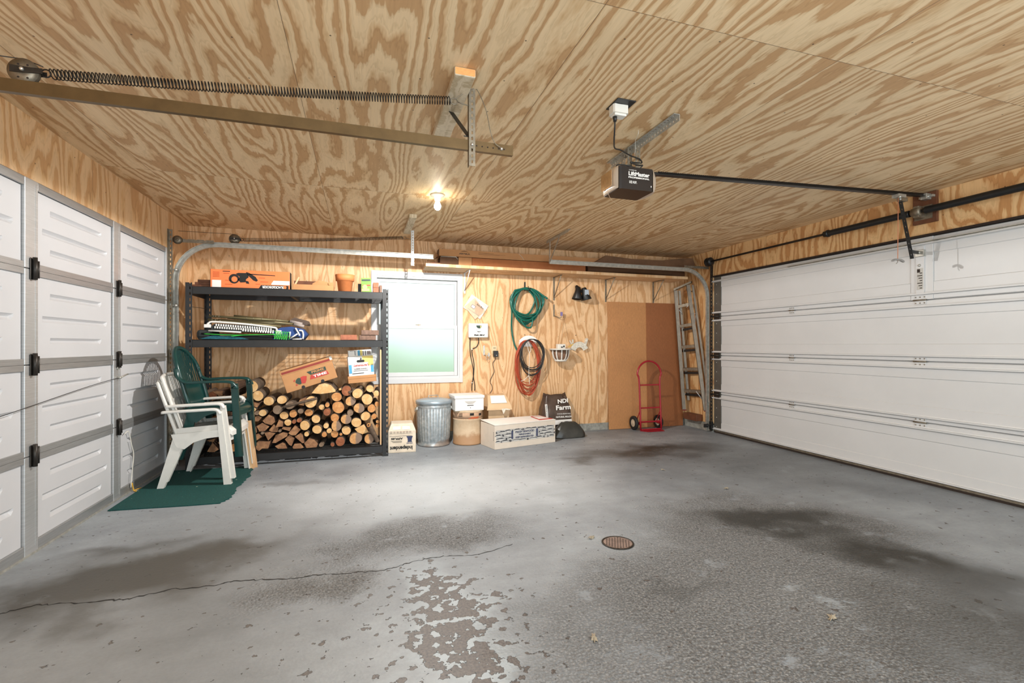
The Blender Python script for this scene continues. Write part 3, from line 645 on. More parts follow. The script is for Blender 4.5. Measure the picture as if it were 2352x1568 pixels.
def ext_spring(y, x0, z0, x1, z1, label, rr, xp, zp, top_end):
    t = thing('extension_spring', (x0, y, z0), label, 'spring', 'extension springs of the left door')
    helix((x0, y, z0), (x1, y, z1), rr, int((x1-x0)/.0128), .0024, 'coil', M['spring'], t)
    e = MB(); e.tube([(x1+.018+.018*math.cos(a), y, z1+.016*math.sin(a)) for a in [i*PI/6 for i in range(12)]], .0028, 0, 6, True); e.tube([(x1+.034, y, z1), (x1+.06, y, z1-.006), (x1+.085, y-.005, z1-.012), (x1+.12, y-.008, z1-.016)], .003, 0, 6); e.build('eye_bolt', M['galvd'], t)
    e = MB(); e.tube([(x0-.016+.016*math.cos(a), y, z0+.016*math.sin(a)) for a in [i*PI/6 for i in range(12)]], .0028, 0, 6, True); e.build('spring_hook', M['spring'], t)
    p = MB(); p.lathe([(.012, -.008), (.052, -.008), (.046, -.003), (.046, .003), (.052, .008), (.012, .008)], (xp, y-.004, zp), 28, axis='y')
    for a in range(6): p.cyl((xp+.030*math.cos(a*PI/3), y-.013, zp+.030*math.sin(a*PI/3)), (xp+.030*math.cos(a*PI/3), y-.011, zp+.030*math.sin(a*PI/3)), .004, 1, 8)
    p.build('pulley_wheel', [M['galvd'], M['gap']], t)
    f_ = MB(); f_.prism([(xp-.04, y-.018, zp+.018), (xp+.02, y-.018, zp+.016), (x0-.02, y-.018, z0+.010), (x0-.02, y-.018, z0-.010), (xp+.02, y-.018, zp-.006), (xp-.04, y-.018, zp-.010)], (0, .003, 0)); f_.prism([(xp-.04, y+.012, zp+.018), (xp+.02, y+.012, zp+.016), (x0-.02, y+.012, z0+.010), (x0-.02, y+.012, z0-.010), (xp+.02, y+.012, zp-.006), (xp-.04, y+.012, zp-.010)], (0, .003, 0)); f_.sphere((xp, y-.02, zp+.005), .008, 1, 8); f_.build('pulley_fork', [M['dark'], M['screw']], t)
    c = MB(); c.tube([(XL+.06, y-.004, zp+.050), (xp, y-.004, zp+.052)], .002, 0, 6); c.tube([(xp, y-.004, zp+.052), (x0-.02, y-.012, z0+.02)], .002, 0, 6); c.tube([(XL+.06, y-.004, zp-.052), (xp, y-.004, zp-.052)], .002, 0, 6); c.build('lift_cable', M['dark'], t)
    return t
ext_spring(2.43, -1.215, 2.333, .440, 2.483, 'long dark stretched coil spring above the near upper left rail', .0195, -1.30, 2.325, 0)
# back left track, over the shelving unit
t2 = track('garage_door_track', 5.62, .812, XL+.045, 2.262, 1, .38, M['galv'], 'curved galvanised garage door rail above the black shelving by the left door', -1)
t2r = [c for c in t2.children if c.name.startswith('track_rail')][0]
m = MB(); m.perf((XL+.002, 5.56, .02), (1, 0, 0), (0, 0, 1), .035, 2.36, [.018], .045, .010, .022, .003); m.box(XL+.002, XL+.005, 5.53, 5.562, .02, 2.38); m.build('angle_post', M['galvd'], t2)
m = MB(); m.perf((XL+.03, 5.59, 2.262), (1, 0, 0), (0, 0, 1), .36, .035, [.06, .12, .2, .28], .04, .02, .010, .003); m.build('horizontal_angle', M['galvd'], t2)
m = MB(); m.lathe([(.010, -.008), (.042, -.008), (.036, 0), (.042, .008), (.010, .008)], (XL+.075, 5.575, 2.282), 24, axis='y'); m.sphere((XL+.075, 5.565, 2.282), .012, 0, 8); m.build('cable_pulley', M['galvd'], t2)
for z in (1.98, 1.62, 1.17, .35):
    m = MB(); m.cyl((XL+.0, 5.575, z), (XL+.065, 5.575, z), .007, 0, 8); m.bbox(XL+.0, XL+.03, 5.56, 5.59, z-.03, z+.03, .003); m.sphere((XL+.06, 5.575, z), .017, 0, 8); m.build('roller', M['galv'], t2)
m = MB(); m.perf((.555, 5.60, 2.145), (1, 0, 0), (0, 0, 1), .03, .407, [.015], .03, .008, .014, .003); m.box(.552, .555, 5.60, 5.63, 2.145, 2.552); m.build('hanger_strap', M['alu'], t2)
ext_spring(5.64, -1.19, 2.335, .462, 2.47, 'thin coil spring above the rail over the black shelving', .0185, -1.27, 2.335, 0)
# right track
t3 = track('garage_door_track', 5.555, 2.265, XR-.045, 2.272, -1, .38, M['galv'], 'curved grey garage door rail in the right corner beside the ladder', -1)
m = MB(); m.perf((XR-.005, 5.50, .012), (-1, 0, 0), (0, 0, 1), .04, 2.32, [.02], .05, .008, .02, .003); m.build('angle_post', M['dark'], t3)
m = MB(); m.bbox(XR-.42, XR-.005, 5.575, 5.58, 2.30, 2.335, .001); m.build('horizontal_angle', M['galvd'], t3)
m = MB(); m.perf((2.255, 4.97, 2.545), (1, 0, 0), (0, 1, 0), .035, .66, [.018], .035, .009, .016, .003); m.box(2.255, 2.258, 4.97, 5.63, 2.515, 2.545); m.build('ceiling_angle', M['galv'], t3)
m = MB(); m.perf((2.26, 5.54, 2.25), (.0, .03, 0), (0, -.02, .28), .028, .285, [.014], .03, .008, .014, .003); m.build('hanger_strap', M['galv'], t3)
m = MB(); m.perf((2.262, 5.54, 2.25), (0, .3, .1), (0, -.33, .28), .028, .42, [.014], .03, .008, .014, .003); m.build('hanger_strap', M['galv'], t3)
m = MB(); m.cyl((XR-.12, 5.49, .10), (XR-.02, 5.49, .10), .012, 0, 8); m.bbox(XR-.05, XR-.02, 5.47, 5.52, .04, .15, .003); m.bbox(XR-.16, XR-.09, 5.48, 5.50, .07, .12, .003); m.build('floor_bracket', M['pblk'], t3)
# wood blocks
def block(x0, x1, y0, y1, label, mt=None):
    m = MB(); m.bbox(x0, x1, y0, y1, H-.040, H-.0005, .006); b = m.build('ceiling_block', M['lum']); tag(b, label, 'wood block')
    e = MB(); e.prism([(x0+.006, y0-.0006, H-.037), (x1-.006, y0-.0006, H-.037), (x1-.003, y0-.0006, H-.034), (x1-.003, y0-.0006, H-.004), (x0+.003, y0-.0006, H-.004), (x0+.003, y0-.0006, H-.034)], (0, .0005, 0)); e.build('end_grain', M['endgrain'] if mt is None else mt, b, label='orange sawn end')
block(.425, .528, 2.235, 3.05, 'pale lumber block screwed to ceiling above the near rail, orange end')
block(.463, .54, 4.885, 5.62, 'pale lumber block on the ceiling near the bare bulb', M['lum'])
# ---- lamp
def lamp(x, y, lit=True, label=None):
    t = thing('ceiling_lamp', (x, y, H), label, 'lamp')
    m = MB(); m.lathe([(.02, H-.001), (.062, H-.001), (.060, H-.012), (.030, H-.020), (.026, H-.050), (.018, H-.050)], (x, y, 0), 28); m.build('lamp_holder', M['porc'], t)
    m = MB(); m.lathe([(.012, H-.045), (.014, H-.055), (.022, H-.075), (.030, H-.095), (.030, H-.110), (.022, H-.128), (.008, H-.137)], (x, y, 0), 20); m.build('light_bulb', M['bulb'], t)
    return t
lamp(.644, 4.2, True, 'lit bare bulb in a white porcelain holder on the ceiling')
light('bulb_and_fill_light', 'SPOT', (.644, 4.2, 2.365), 210, (1, .97, .93), size=.028)
# ---- opener
op = thing('garage_door_opener', (1.72, 2.82, H), 'black and white garage door opener hanging from a perforated ceiling angle', 'garage door opener')
m = MB(); m.prism([(1.615, 2.72, 2.24), (1.845, 2.72, 2.24), (1.852, 2.73, 2.24), (1.852, 2.91, 2.24), (1.845, 2.92, 2.24), (1.60, 2.92, 2.24), (1.592, 2.91, 2.24), (1.592, 2.745, 2.24), (1.60, 2.728, 2.24)], (0, 0, .148)); hs = m.build('housing', M['brown'], op)
text('LiftMaster', .036, (1.742, 2.7185, 2.342), (1, 0, 0), (0, 0, 1), M['wpr'], op, width=.158, bold=.0012)
text('CHAMBERLAIN', .008, (1.695, 2.7185, 2.366), (1, 0, 0), (0, 0, 1), M['wpr'], op, width=.055)
text('PROFESSIONAL', .013, (1.742, 2.7185, 2.318), (1, 0, 0), (0, 0, 1), M['wpr'], op, width=.158, bold=.0006)
text('1/2 H.P.', .022, (1.697, 2.7185, 2.287), (1, 0, 0), (0, 0, 1), M['wpr'], op, width=.056, bold=.0008)
text('II', .012, (1.835, 2.7185, 2.271), (1, 0, 0), (0, 0, 1), M['wpr'], op, bold=.0008)
def lensmesh(xa, sgn, mt, nm):
    m = MB(); rows = []
    for j in range(13):
        f = j/12; y = 2.722+.196*f; bul = (.062 if sgn > 0 else .030)*math.sin(PI*min(1, max(0, f)))**.5; ring = []
        for i in range(9):
            g = i/8; b = bul*(math.sin(PI*(.12+.80*g))**.6); ring.append(m.v((xa+sgn*(b+(.0012 if j % 2 else 0)), y, 2.243+.142*g)))
        rows.append(ring)
    for A, B in zip(rows, rows[1:]):
        for i in range(8): m.f([A[i], A[i+1], B[i+1], B[i]], 0, True)
    pts0 = [r[0] for r in rows]; pts1 = [r[-1] for r in rows]
    c0 = m.v((xa, 2.82, 2.243)); c1 = m.v((xa, 2.82, 2.385))
    for a, b in zip(pts0, pts0[1:]): m.f([c0, a, b])
    for a, b in zip(pts1, pts1[1:]): m.f([c1, a, b])
    return m.build(nm, mt, op)
lensmesh(1.853, 1, M['lens'], 'light_lens'); lensmesh(1.591, -1, M['lens'], 'light_lens')
m = MB(); m.bbox(1.556, 1.562, 2.752, 2.892, 2.262, 2.368, .002); m.build('mirror_cover', M['mirror'], op, label='shiny crinkled cover reflecting the bulb')
m = MB(); m.perf((1.74, 2.30, H-.006), (-1, 0, 0), (0, 1, 0), .036, .78, [.018], .030, .010, .012, .003); m.perf((1.74, 2.30, H-.005), (0, 0, -1), (0, 1, 0), .038, .78, [.020], .030, .010, .012, .003); m.build('ceiling_angle', M['galv'], op)
m = MB(); m.perf((1.738, 2.755, 2.395), (1, 0, 0), (0, 0, 1), .036, .155, [.018], .03, .009, .014, .003, 0); m.perf((1.705, 2.80, 2.395), (1, 0, 0), (0, 0, 1), .034, .155, [.018], .03, .009, .014, .003, 0); m.box(1.68, 1.80, 2.76, 2.86, 2.388, 2.394); m.build('hanger_strap', M['galvd'], op)
m = MB(); m.perf((1.745, 2.97, 2.28), (-1, 0, 0), (0, -.1, .26), .03, .27, [.015], .03, .009, .014, .003); m.box(1.60, 1.745, 2.92, 2.975, 2.37, 2.375); m.build('hanger_strap', M['galvd'], op)
m = MB(); m.sweep([(1.93, 2.82, 2.395), (4.655, 2.825, 2.505)], [(-.018, -.002), (.018, -.002), (.018, .003), (.003, .003), (.003, .02), (-.003, .02), (-.003, .003), (-.018, .003)]); m.box(1.86, 1.95, 2.80, 2.84, 2.388, 2.404); m.build('rail', M['black'], op)
m = MB(); n = 150
m.sweep([(1.95, 2.8035, 2.409), (4.60, 2.8035, 2.517)], [(-.002, 0), (.004, 0), (.004, .004), (-.002, .004)]); m.sweep([(1.95, 2.836, 2.409), (4.60, 2.836, 2.517)], [(-.002, 0), (.004, 0), (.004, .004), (-.002, .004)])
for i in range(n):
    f = i/n; x = 1.95+(4.60-1.95)*f; z = 2.409+(2.517-2.409)*f
    for yy in (2.803, 2.835): m.box(x, x+.010, yy-.002, yy+.004, z, z+.007)
m.build('chain', M['spring'], op)
m = MB(); m.bbox(4.28, 4.37, 2.79, 2.85, 2.462, 2.49, .004, 0); m.box(4.33, 4.40, 2.80, 2.84, 2.435, 2.465, 1); m.sphere((4.29, 2.79, 2.46), .014, 0, 8); m.sphere((4.31, 2.80, 2.445), .01, 0, 8); m.build('trolley', [M['galv'], M['galvd']], op)
m = MB(); m.perf((4.345, 2.81, 2.46), (0, 1, 0), (4.54-4.345, .03, 1.97-2.46), .028, .53, [.014], .05, .006, .012, .006); m.sweep(smooth([(4.50, 2.84, 2.06), (4.54, 2.86, 2.035), (4.60, 2.87, 2.03), (4.68, 2.89, 2.035)], 5), [(-.003, -.014), (.003, -.014), (.003, .014), (-.003, .014)]); m.build('door_arm', M['black'], op)
m = MB(); m.bbox(4.63, 4.70, 2.80, 2.85, 2.48, 2.53, .004); m.bbox(4.66, 4.70, 2.77, 2.88, 2.495, 2.515, .003); m.cyl((4.65, 2.79, 2.50), (4.65, 2.86, 2.50), .008, 0, 8); m.build('header_bracket', M['galv'], op)
m = MB(); m.tube(smooth([(1.343, 2.335, 2.475), (1.345, 2.34, 2.43), (1.375, 2.40, 2.38), (1.45, 2.52, 2.40), (1.55, 2.62, 2.44), (1.68, 2.72, 2.46), (1.76, 2.74, 2.455), (1.79, 2.76, 2.44), (1.74, 2.745, 2.43), (1.69, 2.74, 2.425), (1.75, 2.745, 2.415), (1.79, 2.75, 2.42), (1.76, 2.76, 2.40), (1.68, 2.76, 2.41), (1.62, 2.78, 2.415), (1.61, 2.78, 2.39)], 7), .0045, 0, 8); m.build('power_cord', M['cordb'], op)
m = MB(); m.tube(smooth([(1.555, 2.80, 2.245), (1.565, 2.80, 2.215), (1.585, 2.80, 2.185), (1.61, 2.80, 2.17), (1.645, 2.80, 2.145)], 6), .0012, 0, 5); m.build('antenna_wire', mat('tan_wire', 'a8876a', .5), op)
m = MB(); m.tube(smooth([(1.60, 2.50, 2.52), (1.59, 2.49, 2.49), (1.64, 2.60, 2.50), (1.69, 2.68, 2.49), (1.71, 2.72, 2.47)], 6), .0016, 0, 5); m.build('signal_wire', M['rope'], op)
oc = thing('ceiling_outlet', (1.37, 2.32, H), 'dark outlet plate on the ceiling left of the opener bracket', 'outlet')
m = MB(); m.bbox(1.315, 1.43, 2.255, 2.385, H-.006, H-.0005, .002); m.build('outlet_plate', M['pblk'], oc)
m = MB(); m.box(1.335, 1.37, 2.30, 2.345, H-.008, H-.006); m.build('socket', M['ink'], oc)
ad = MB(); ad.prism([(1.325, 2.30, 2.50), (1.405, 2.30, 2.50), (1.412, 2.31, 2.50), (1.412, 2.365, 2.50), (1.325, 2.365, 2.50), (1.318, 2.355, 2.50), (1.318, 2.31, 2.50)], (0, 0, .045)); ad.bbox(1.328, 1.402, 2.308, 2.358, 2.488, 2.501, .004); a_ = tag(ad.build('plug_adapter', M['porc']), 'chunky white plug adapter hanging under the dark ceiling outlet', 'plug adapter')
m = MB(); m.cyl((1.343, 2.335, 2.492), (1.343, 2.335, 2.462), .013, 0, 10, .009); m.build('plug', M['pblk'], a_)
# emergency release
er = thing('release_cord', (4.28, 2.80, 1.92), 'orange release cord with grey T-handle hanging before the right door', 'pull cord')
m = MB(); m.tube([(4.285, 2.80, 2.455), (4.283, 2.80, 2.2), (4.28, 2.80, 1.925)], .0028, 0, 6); m.build('cord', mat('faded_orange_cord', 'c8805c', .6), er)
m = MB(); m.sweep([(4.215, 2.80, 1.922), (4.255, 2.80, 1.935), (4.28, 2.80, 1.935), (4.31, 2.80, 1.935), (4.35, 2.80, 1.922)], [(-.008, -.007), (.008, -.007), (.008, .007), (-.008, .007)]); m.tube([(4.28, 2.80, 1.925), (4.275, 2.80, 1.91), (4.26, 2.80, 1.90)], .003, 0, 6); m.build('handle', mat('grey_plastic', '8d8b88', .5), er)
# torsion spring assembly
ts = thing('torsion_spring_assembly', (4.62, 2.9, 2.385), 'black torsion spring tube over the right garage door', 'torsion spring')
sx, sz = 4.615, 2.378
m = MB(); m.cyl((sx, .62, sz), (sx, 5.53, sz), .0125, 0, 14); m.build('shaft', M['dark'], ts)
m = MB(); yy = 0; rings = []; n = 0
def coil_prof(y0, y1): return [(.024, y0)]+[(.0285+(.0022 if i % 2 else 0), y0+(y1-y0)*i/int((y1-y0)/.006)) for i in range(int((y1-y0)/.006)+1)]+[(.024, y1)]
m.lathe(coil_prof(2.92, 3.68), (sx, 0, sz), 18, axis='y'); m.build('torsion_coil', M['black'], ts)
m = MB(); m.lathe(coil_prof(1.75, 2.80), (sx, 0, sz), 18, axis='y'); m.build('torsion_coil', M['black'], ts)
for y in (3.68, 1.70): m = MB(); m.lathe([(.014, y), (.037, y), (.037, y+.018), (.030, y+.022), (.030, y+.05), (.014, y+.05)], (sx, 0, sz), 20, axis='y'); m.sphere((sx-.03, y+.03, sz), .008, 0, 8); m.build('winding_cone', M['black'], ts)
m = MB(); m.lathe([(.014, 2.83), (.036, 2.83), (.040, 2.845), (.036, 2.90), (.014, 2.90)], (sx, 0, sz), 20, axis='y'); m.bbox(sx-.02, XR-.03, 2.84, 2.885, sz-.05, sz+.05, .004); m.box(XR-.034, XR-.028, 2.79, 2.93, sz-.06, sz+.06); m.build('centre_bracket', M['galvd'], ts)
m = MB(); m.lathe([(.014, 5.40), (.040, 5.40), (.060, 5.42), (.052, 5.43), (.052, 5.46), (.062, 5.47), (.060, 5.485), (.014, 5.485)], (sx, 0, sz), 24, axis='y'); m.build('cable_drum', M['black'], ts)
m = MB(); m.box(XR-.012, XR-.0, 5.50, 5.54, 2.18, sz+.04); m.bbox(sx-.02, XR-.002, 5.505, 5.51, sz-.05, sz+.03, .001); m.build('end_bracket', M['dark'], ts)
m = MB(); m.bbox(XR-.03, XR-.001, 2.76, 2.945, 2.285, 2.548, .003); tag(m.build('mounting_board', M['wood_dk']), 'dark brown wooden board behind the torsion spring bracket', 'wooden board')

# ================================================================ SHELVING UNIT
su = thing('shelving_unit', (-.67, 5.70, 0), 'tall black slotted steel shelving unit with wire decks holding firewood', 'shelf')
SX0, SX1, SY0, SY1 = -1.64, .282, 5.385, 6.02
for (x, y, sx_, sy_) in ((SX0, SY0, 1, 1), (SX1, SY0, -1, 1), (SX0, SY1, 1, -1), (SX1, SY1, -1, -1)):
    m = MB()
    if sx_ > 0: m.perf((x, y, 0), (1, 0, 0), (0, 0, 1), .058, 1.835, [.040], .058, .010, .030, .0022)
    else: m.perf((x-.058, y, 0), (1, 0, 0), (0, 0, 1), .058, 1.835, [.046], .058, .010, .030, .0022)
    m.perf((x, y if sy_ > 0 else y-.05, 0), (0, 1, 0), (0, 0, 1), .05, 1.835, [.012, .034], .058, .009, .030, .0022)
    m.build('post', M['rack'], su)
for z in (.115, 1.273, 1.80):
    for y, s in ((SY0+.004, 1), (SY1-.004, -1)):
        m = MB(); m.bbox(SX0+.05, SX1-.05, min(y, y+s*.002), max(y, y+s*.002), z-.075, z-.002, .0008); m.box(SX0+.05, SX1-.05, min(y, y+s*.03), max(y, y+s*.03), z-.004, z-.002); m.box(SX0+.05, SX1-.05, min(y, y+s*.02), max(y, y+s*.02), z-.075, z-.073)
        m.build('shelf_beam', M['rack'], su)
    for x, s in ((SX0+.004, 1), (SX1-.004, -1)):
        m = MB(); m.box(min(x, x+s*.002), max(x, x+s*.002), SY0+.03, SY1-.03, z-.075, z-.002); m.box(min(x, x+s*.02), max(x, x+s*.02), SY0+.03, SY1-.03, z-.004, z-.002); m.build('side_beam', M['rack'], su)
    m = MB(); y = SY0+.03
    while y < SY1-.01: m.cyl((SX0+.01, y, z), (SX1-.01, y, z), .0022, 0, 5); y += .05
    x = SX0+.03
    while x < SX1-.01: m.cyl((x, SY0+.006, z-.004), (x, SY1-.006, z-.004), .0022, 0, 5); x += .15
    m.build('wire_deck', M['rack'], su)
m = MB(); m.box(SX0+.93, SX0+.96, SY0+.01, SY1-.01, 1.73, 1.79); m.build('cross_bar', M['rack'], su)
for z in (1.25,):
    for x in (SX0+.03,): m = MB(); m.sweep([(x, SY0+.03, 1.60), (x, SY1-.03, 1.62)], [(-.012, -.001), (.012, -.001), (.012, .001), (-.012, .001)]); m.build('side_beam', M['rack'], su)
m = MB(); m.bbox(.196, .212, SY0+.02, SY0+.05, .125, 1.17, .002); tag(m.build('wood_batten', M['lumr']), 'thin upright wooden batten just inside the right front shelving post', 'batten')
# ---- firewood
ROUNDS= [(-1.067, 0.797, 0.059, 'pale'), (-1.011, 0.7, 0.052, 'pale'), (-0.918, 0.637, 0.049, 'pale'), (-0.79, 0.649, 0.046, 'pale'), (-0.715, 0.588, 0.044, 'grey'), (-0.835, 0.546, 0.045, 'grey'), (-0.972, 0.519, 0.036, 'pale'), (-1.05, 0.559, 0.019, 'pale'), (-0.77, 0.482, 0.041, 'pale'), (-0.683, 0.498, 0.039, 'tan'), (-0.533, 0.5, 0.04, 'tan'), (-0.509, 0.617, 0.062, 'pale'), (-0.735, 0.406, 0.035, 'pale'), (-0.569, 0.372, 0.05, 'pale'), (-0.462, 0.429, 0.044, 'pale'), (-0.449, 0.321, 0.047, 'pale'), (-0.553, 0.276, 0.025, 'pale'), (-1.028, 0.518, 0.022, 'grey'), (-0.625, 0.425, 0.024, 'red'), (-0.611, 0.523, 0.027, 'bark'), (-0.674, 0.414, 0.021, 'red'), (-1.099, 0.7, 0.018, 'tan'), (-0.977, 0.308, 0.015, 'grey'), (-0.808, 0.326, 0.014, 'grey'), (-0.151, 0.724, 0.055, 'red'), (-0.039, 0.695, 0.054, 'pale'), (0.092, 0.741, 0.04, 'pale'), (0.159, 0.686, 0.033, 'pale'), (0.061, 0.625, 0.06, 'pale'), (-0.253, 0.662, 0.051, 'tan'), (-0.11, 0.611, 0.053, 'half'), (-0.022, 0.53, 0.056, 'half'), (0.108, 0.521, 0.045, 'tan'), (0.167, 0.566, 0.027, 'tan'), (-0.237, 0.547, 0.064, 'tan'), (-0.115, 0.484, 0.033, 'grey'), (-0.349, 0.503, 0.039, 'red'), (-0.405, 0.553, 0.029, 'pale'), (-0.346, 0.58, 0.024, 'tan'), (0.044, 0.437, 0.05, 'pale'), (0.136, 0.43, 0.03, 'tan'), (0.176, 0.369, 0.02, 'tan'), (0.17, 0.323, 0.021, 'tan'), (-0.05, 0.372, 0.053, 'pale'), (-0.156, 0.417, 0.054, 'half'), (-0.272, 0.437, 0.044, 'tan'), (-0.256, 0.348, 0.054, 'half'), (-0.36, 0.353, 0.029, 'pale'), (-0.328, 0.3, 0.027, 'pale'), (-0.376, 0.266, 0.027, 'tan'), (-0.275, 0.26, 0.039, 'tan'), (-0.21, 0.254, 0.015, 'tan'), (-0.156, 0.291, 0.048, 'pale'), (-0.058, 0.202, 0.065, 'half'), (0.083, 0.193, 0.053, 'half'), (-0.216, 0.177, 0.049, 'red'), (-0.296, 0.145, 0.021, 'red'), (-0.407, 0.155, 0.024, 'grey'), (-0.218, 0.743, 0.013, 'pale'), (-1.5, 0.73, 0.029, 'pale'), (-1.427, 0.714, 0.04, 'red'), (-1.498, 0.674, 0.024, 'grey'), (-1.103, 0.718, 0.021, 'tan')]
FILL= [(-1.416, 0.412, 0.041, 'tan'), (-1.196, 0.257, 0.041, 'red'), (-1.245, 0.398, 0.039, 'tan'), (-1.384, 0.536, 0.036, 'red'), (-1.221, 0.602, 0.035, 'tan'), (-1.135, 0.319, 0.035, 'red'), (-1.481, 0.588, 0.046, 'tan'), (-1.315, 0.605, 0.037, 'red'), (-1.353, 0.36, 0.036, 'tan'), (-1.493, 0.5, 0.036, 'red'), (-1.241, 0.17, 0.042, 'tan'), (-1.497, 0.349, 0.046, 'red'), (-1.325, 0.431, 0.036, 'tan'), (-1.278, 0.317, 0.036, 'red'), (-1.141, 0.191, 0.041, 'tan')]
POLYS= [[(-1.077, 0.651), (-0.996, 0.615), (-1.021, 0.578), (-1.077, 0.596)], [(-1.074, 0.471), (-1.016, 0.491), (-0.982, 0.467), (-1.016, 0.431), (-1.069, 0.433)], [(-0.977, 0.434), (-0.918, 0.497), (-0.868, 0.473), (-0.858, 0.417), (-0.893, 0.386), (-0.952, 0.406)], [(-1.031, 0.38), (-0.979, 0.415), (-0.913, 0.371), (-0.952, 0.329), (-1.006, 0.324)], [(-0.918, 0.332), (-0.873, 0.391), (-0.828, 0.355), (-0.833, 0.311), (-0.893, 0.315)], [(-0.853, 0.362), (-0.818, 0.443), (-0.778, 0.419), (-0.783, 0.369)], [(-0.783, 0.364), (-0.702, 0.354), (-0.717, 0.316), (-0.793, 0.342)], [(-0.73, 0.294), (-0.666, 0.374), (-0.61, 0.327), (-0.661, 0.268), (-0.702, 0.271)], [(-1.069, 0.373), (-1.035, 0.372), (-1.031, 0.317), (-1.065, 0.292)], [(-1.069, 0.205), (-1.05, 0.291), (-1.016, 0.305), (-0.982, 0.27)], [(-0.957, 0.31), (-0.913, 0.318), (-0.853, 0.301), (-0.922, 0.229)], [(-0.888, 0.199), (-0.853, 0.279), (-0.783, 0.306), (-0.737, 0.295), (-0.742, 0.262), (-0.853, 0.197)], [(-0.765, 0.23), (-0.722, 0.275), (-0.671, 0.235), (-0.702, 0.154), (-0.727, 0.172)], [(-0.666, 0.257), (-0.61, 0.293), (-0.589, 0.27), (-0.574, 0.185), (-0.595, 0.186)], [(-0.577, 0.179), (-0.527, 0.233), (-0.475, 0.213), (-0.439, 0.165), (-0.454, 0.132), (-0.553, 0.13)], [(-1.04, 0.203), (-1.016, 0.226), (-0.898, 0.219), (-0.922, 0.146), (-0.977, 0.15), (-1.006, 0.127), (-1.031, 0.143)], [(-0.86, 0.164), (-0.788, 0.198), (-0.763, 0.186), (-0.742, 0.134), (-0.828, 0.135)], [(-0.689, 0.148), (-0.671, 0.18), (-0.61, 0.182), (-0.579, 0.135), (-0.61, 0.128), (-0.682, 0.13)], [(-0.648, 0.597), (-0.615, 0.646), (-0.553, 0.666), (-0.579, 0.577)], [(-0.069, 0.303), (0.03, 0.35), (0.08, 0.26), (0.014, 0.241), (-0.036, 0.261)], [(-1.427, 0.759), (-1.329, 0.756), (-1.334, 0.714), (-1.363, 0.706)], [(-1.264, 0.779), (-1.194, 0.78), (-1.194, 0.732), (-1.259, 0.745)], [(-1.259, 0.836), (-1.199, 0.84), (-1.194, 0.786), (-1.264, 0.785)], [(-1.476, 0.15), (-1.427, 0.241), (-1.373, 0.165), (-1.413, 0.14)], [(-1.378, 0.238), (-1.339, 0.281), (-1.339, 0.197)], [(-1.481, 0.261), (-1.403, 0.279), (-1.417, 0.244)], [(-1.169, 0.527), (-1.134, 0.525), (-1.134, 0.491), (-1.169, 0.495)], [(-1.169, 0.481), (-1.134, 0.485), (-1.129, 0.451), (-1.169, 0.453)], [(-1.304, 0.532), (-1.264, 0.536), (-1.264, 0.502)], [(-1.259, 0.728), (-1.214, 0.721), (-1.219, 0.693), (-1.254, 0.694)], [(-1.334, 0.702), (-1.314, 0.719), (-1.314, 0.679), (-1.334, 0.68)]]
HALF= [(-0.507, 0.709), (-0.47, 0.759), (-0.428, 0.803), (-0.37, 0.816), (-0.307, 0.794), (-0.258, 0.736), (-0.261, 0.716), (-0.328, 0.707), (-0.407, 0.698)]
# br [(0.086, 0.348), (0.17, 0.162)]

random.seed(21)
kinds = {'bark': ('c_grey', 'bark-covered rounded end'), 'pale': ('c_pale', 'pale round sawn end'), 'tan': ('c_tan', 'tan round sawn end'), 'red': ('c_red', 'reddish brown round end'), 'grey': ('c_grey', 'weathered grey round end'), 'half': ('c_half', 'two-tone pale and grey sawn end')}
GRP = 'firewood stacked on the bottom shelf'
def logobj(pts2, y, L, mt, mb_, dx=0, dz=0, origin=None):
    cx = sum(p[0] for p in pts2)/len(pts2); cz = sum(p[1] for p in pts2)/len(pts2)
    m = MB(); n = len(pts2); rings = []
    for k in range(5):
        f = k/4; yy = y+.004+(L-.008)*f; ring = []
        for j, (px, pz) in enumerate(pts2):
            s = 1+random.uniform(-.035, .035)*(1 if 0 < k < 4 else .3)
            ring.append(m.v((cx+(px-cx)*s+dx*f, yy, cz+(pz-cz)*s+dz*f)))
        rings.append(ring)
    for A, B in zip(rings, rings[1:]):
        for j in range(n): m.f([A[j], A[(j+1) % n], B[(j+1) % n], B[j]], 0, n > 8)
    m.f(rings[0][::-1]); m.f(rings[-1])
    o = m.build('firewood_log', mb_, origin=(cx, y, cz))
    e = MB(); k = .955 if n > 8 else .985
    e.prism([(cx+(px-cx)*k, y-.0005, cz+(pz-cz)*k) for px, pz in pts2], (0, .006, 0)); e.build('cut_end', mt, o, origin=(cx, y, cz))
    return o
def rough_round(cx, cz, r, n=18, w=.05):
    ph = random.uniform(0, 6); return [(cx+r*(1+w*math.sin(2*a+ph)+w*.5*math.sin(3*a+ph*2)+random.uniform(-.015, .015))*math.cos(a), cz+r*(1+w*math.sin(2*a+ph)+random.uniform(-.015, .015))*math.sin(a)) for a in [2*PI*i/n for i in range(n)]]
def height_word(z): return 'low' if z < .36 else ('middle' if z < .58 else 'top')
def side_word(x): return 'behind the chairs' if x < -1.05 else ('in the left part' if x < -.62 else ('in the centre' if x < -.2 else 'in the right part'))
def size_word(r): return 'slim' if r < .03 else ('medium' if r < .052 else 'thick')
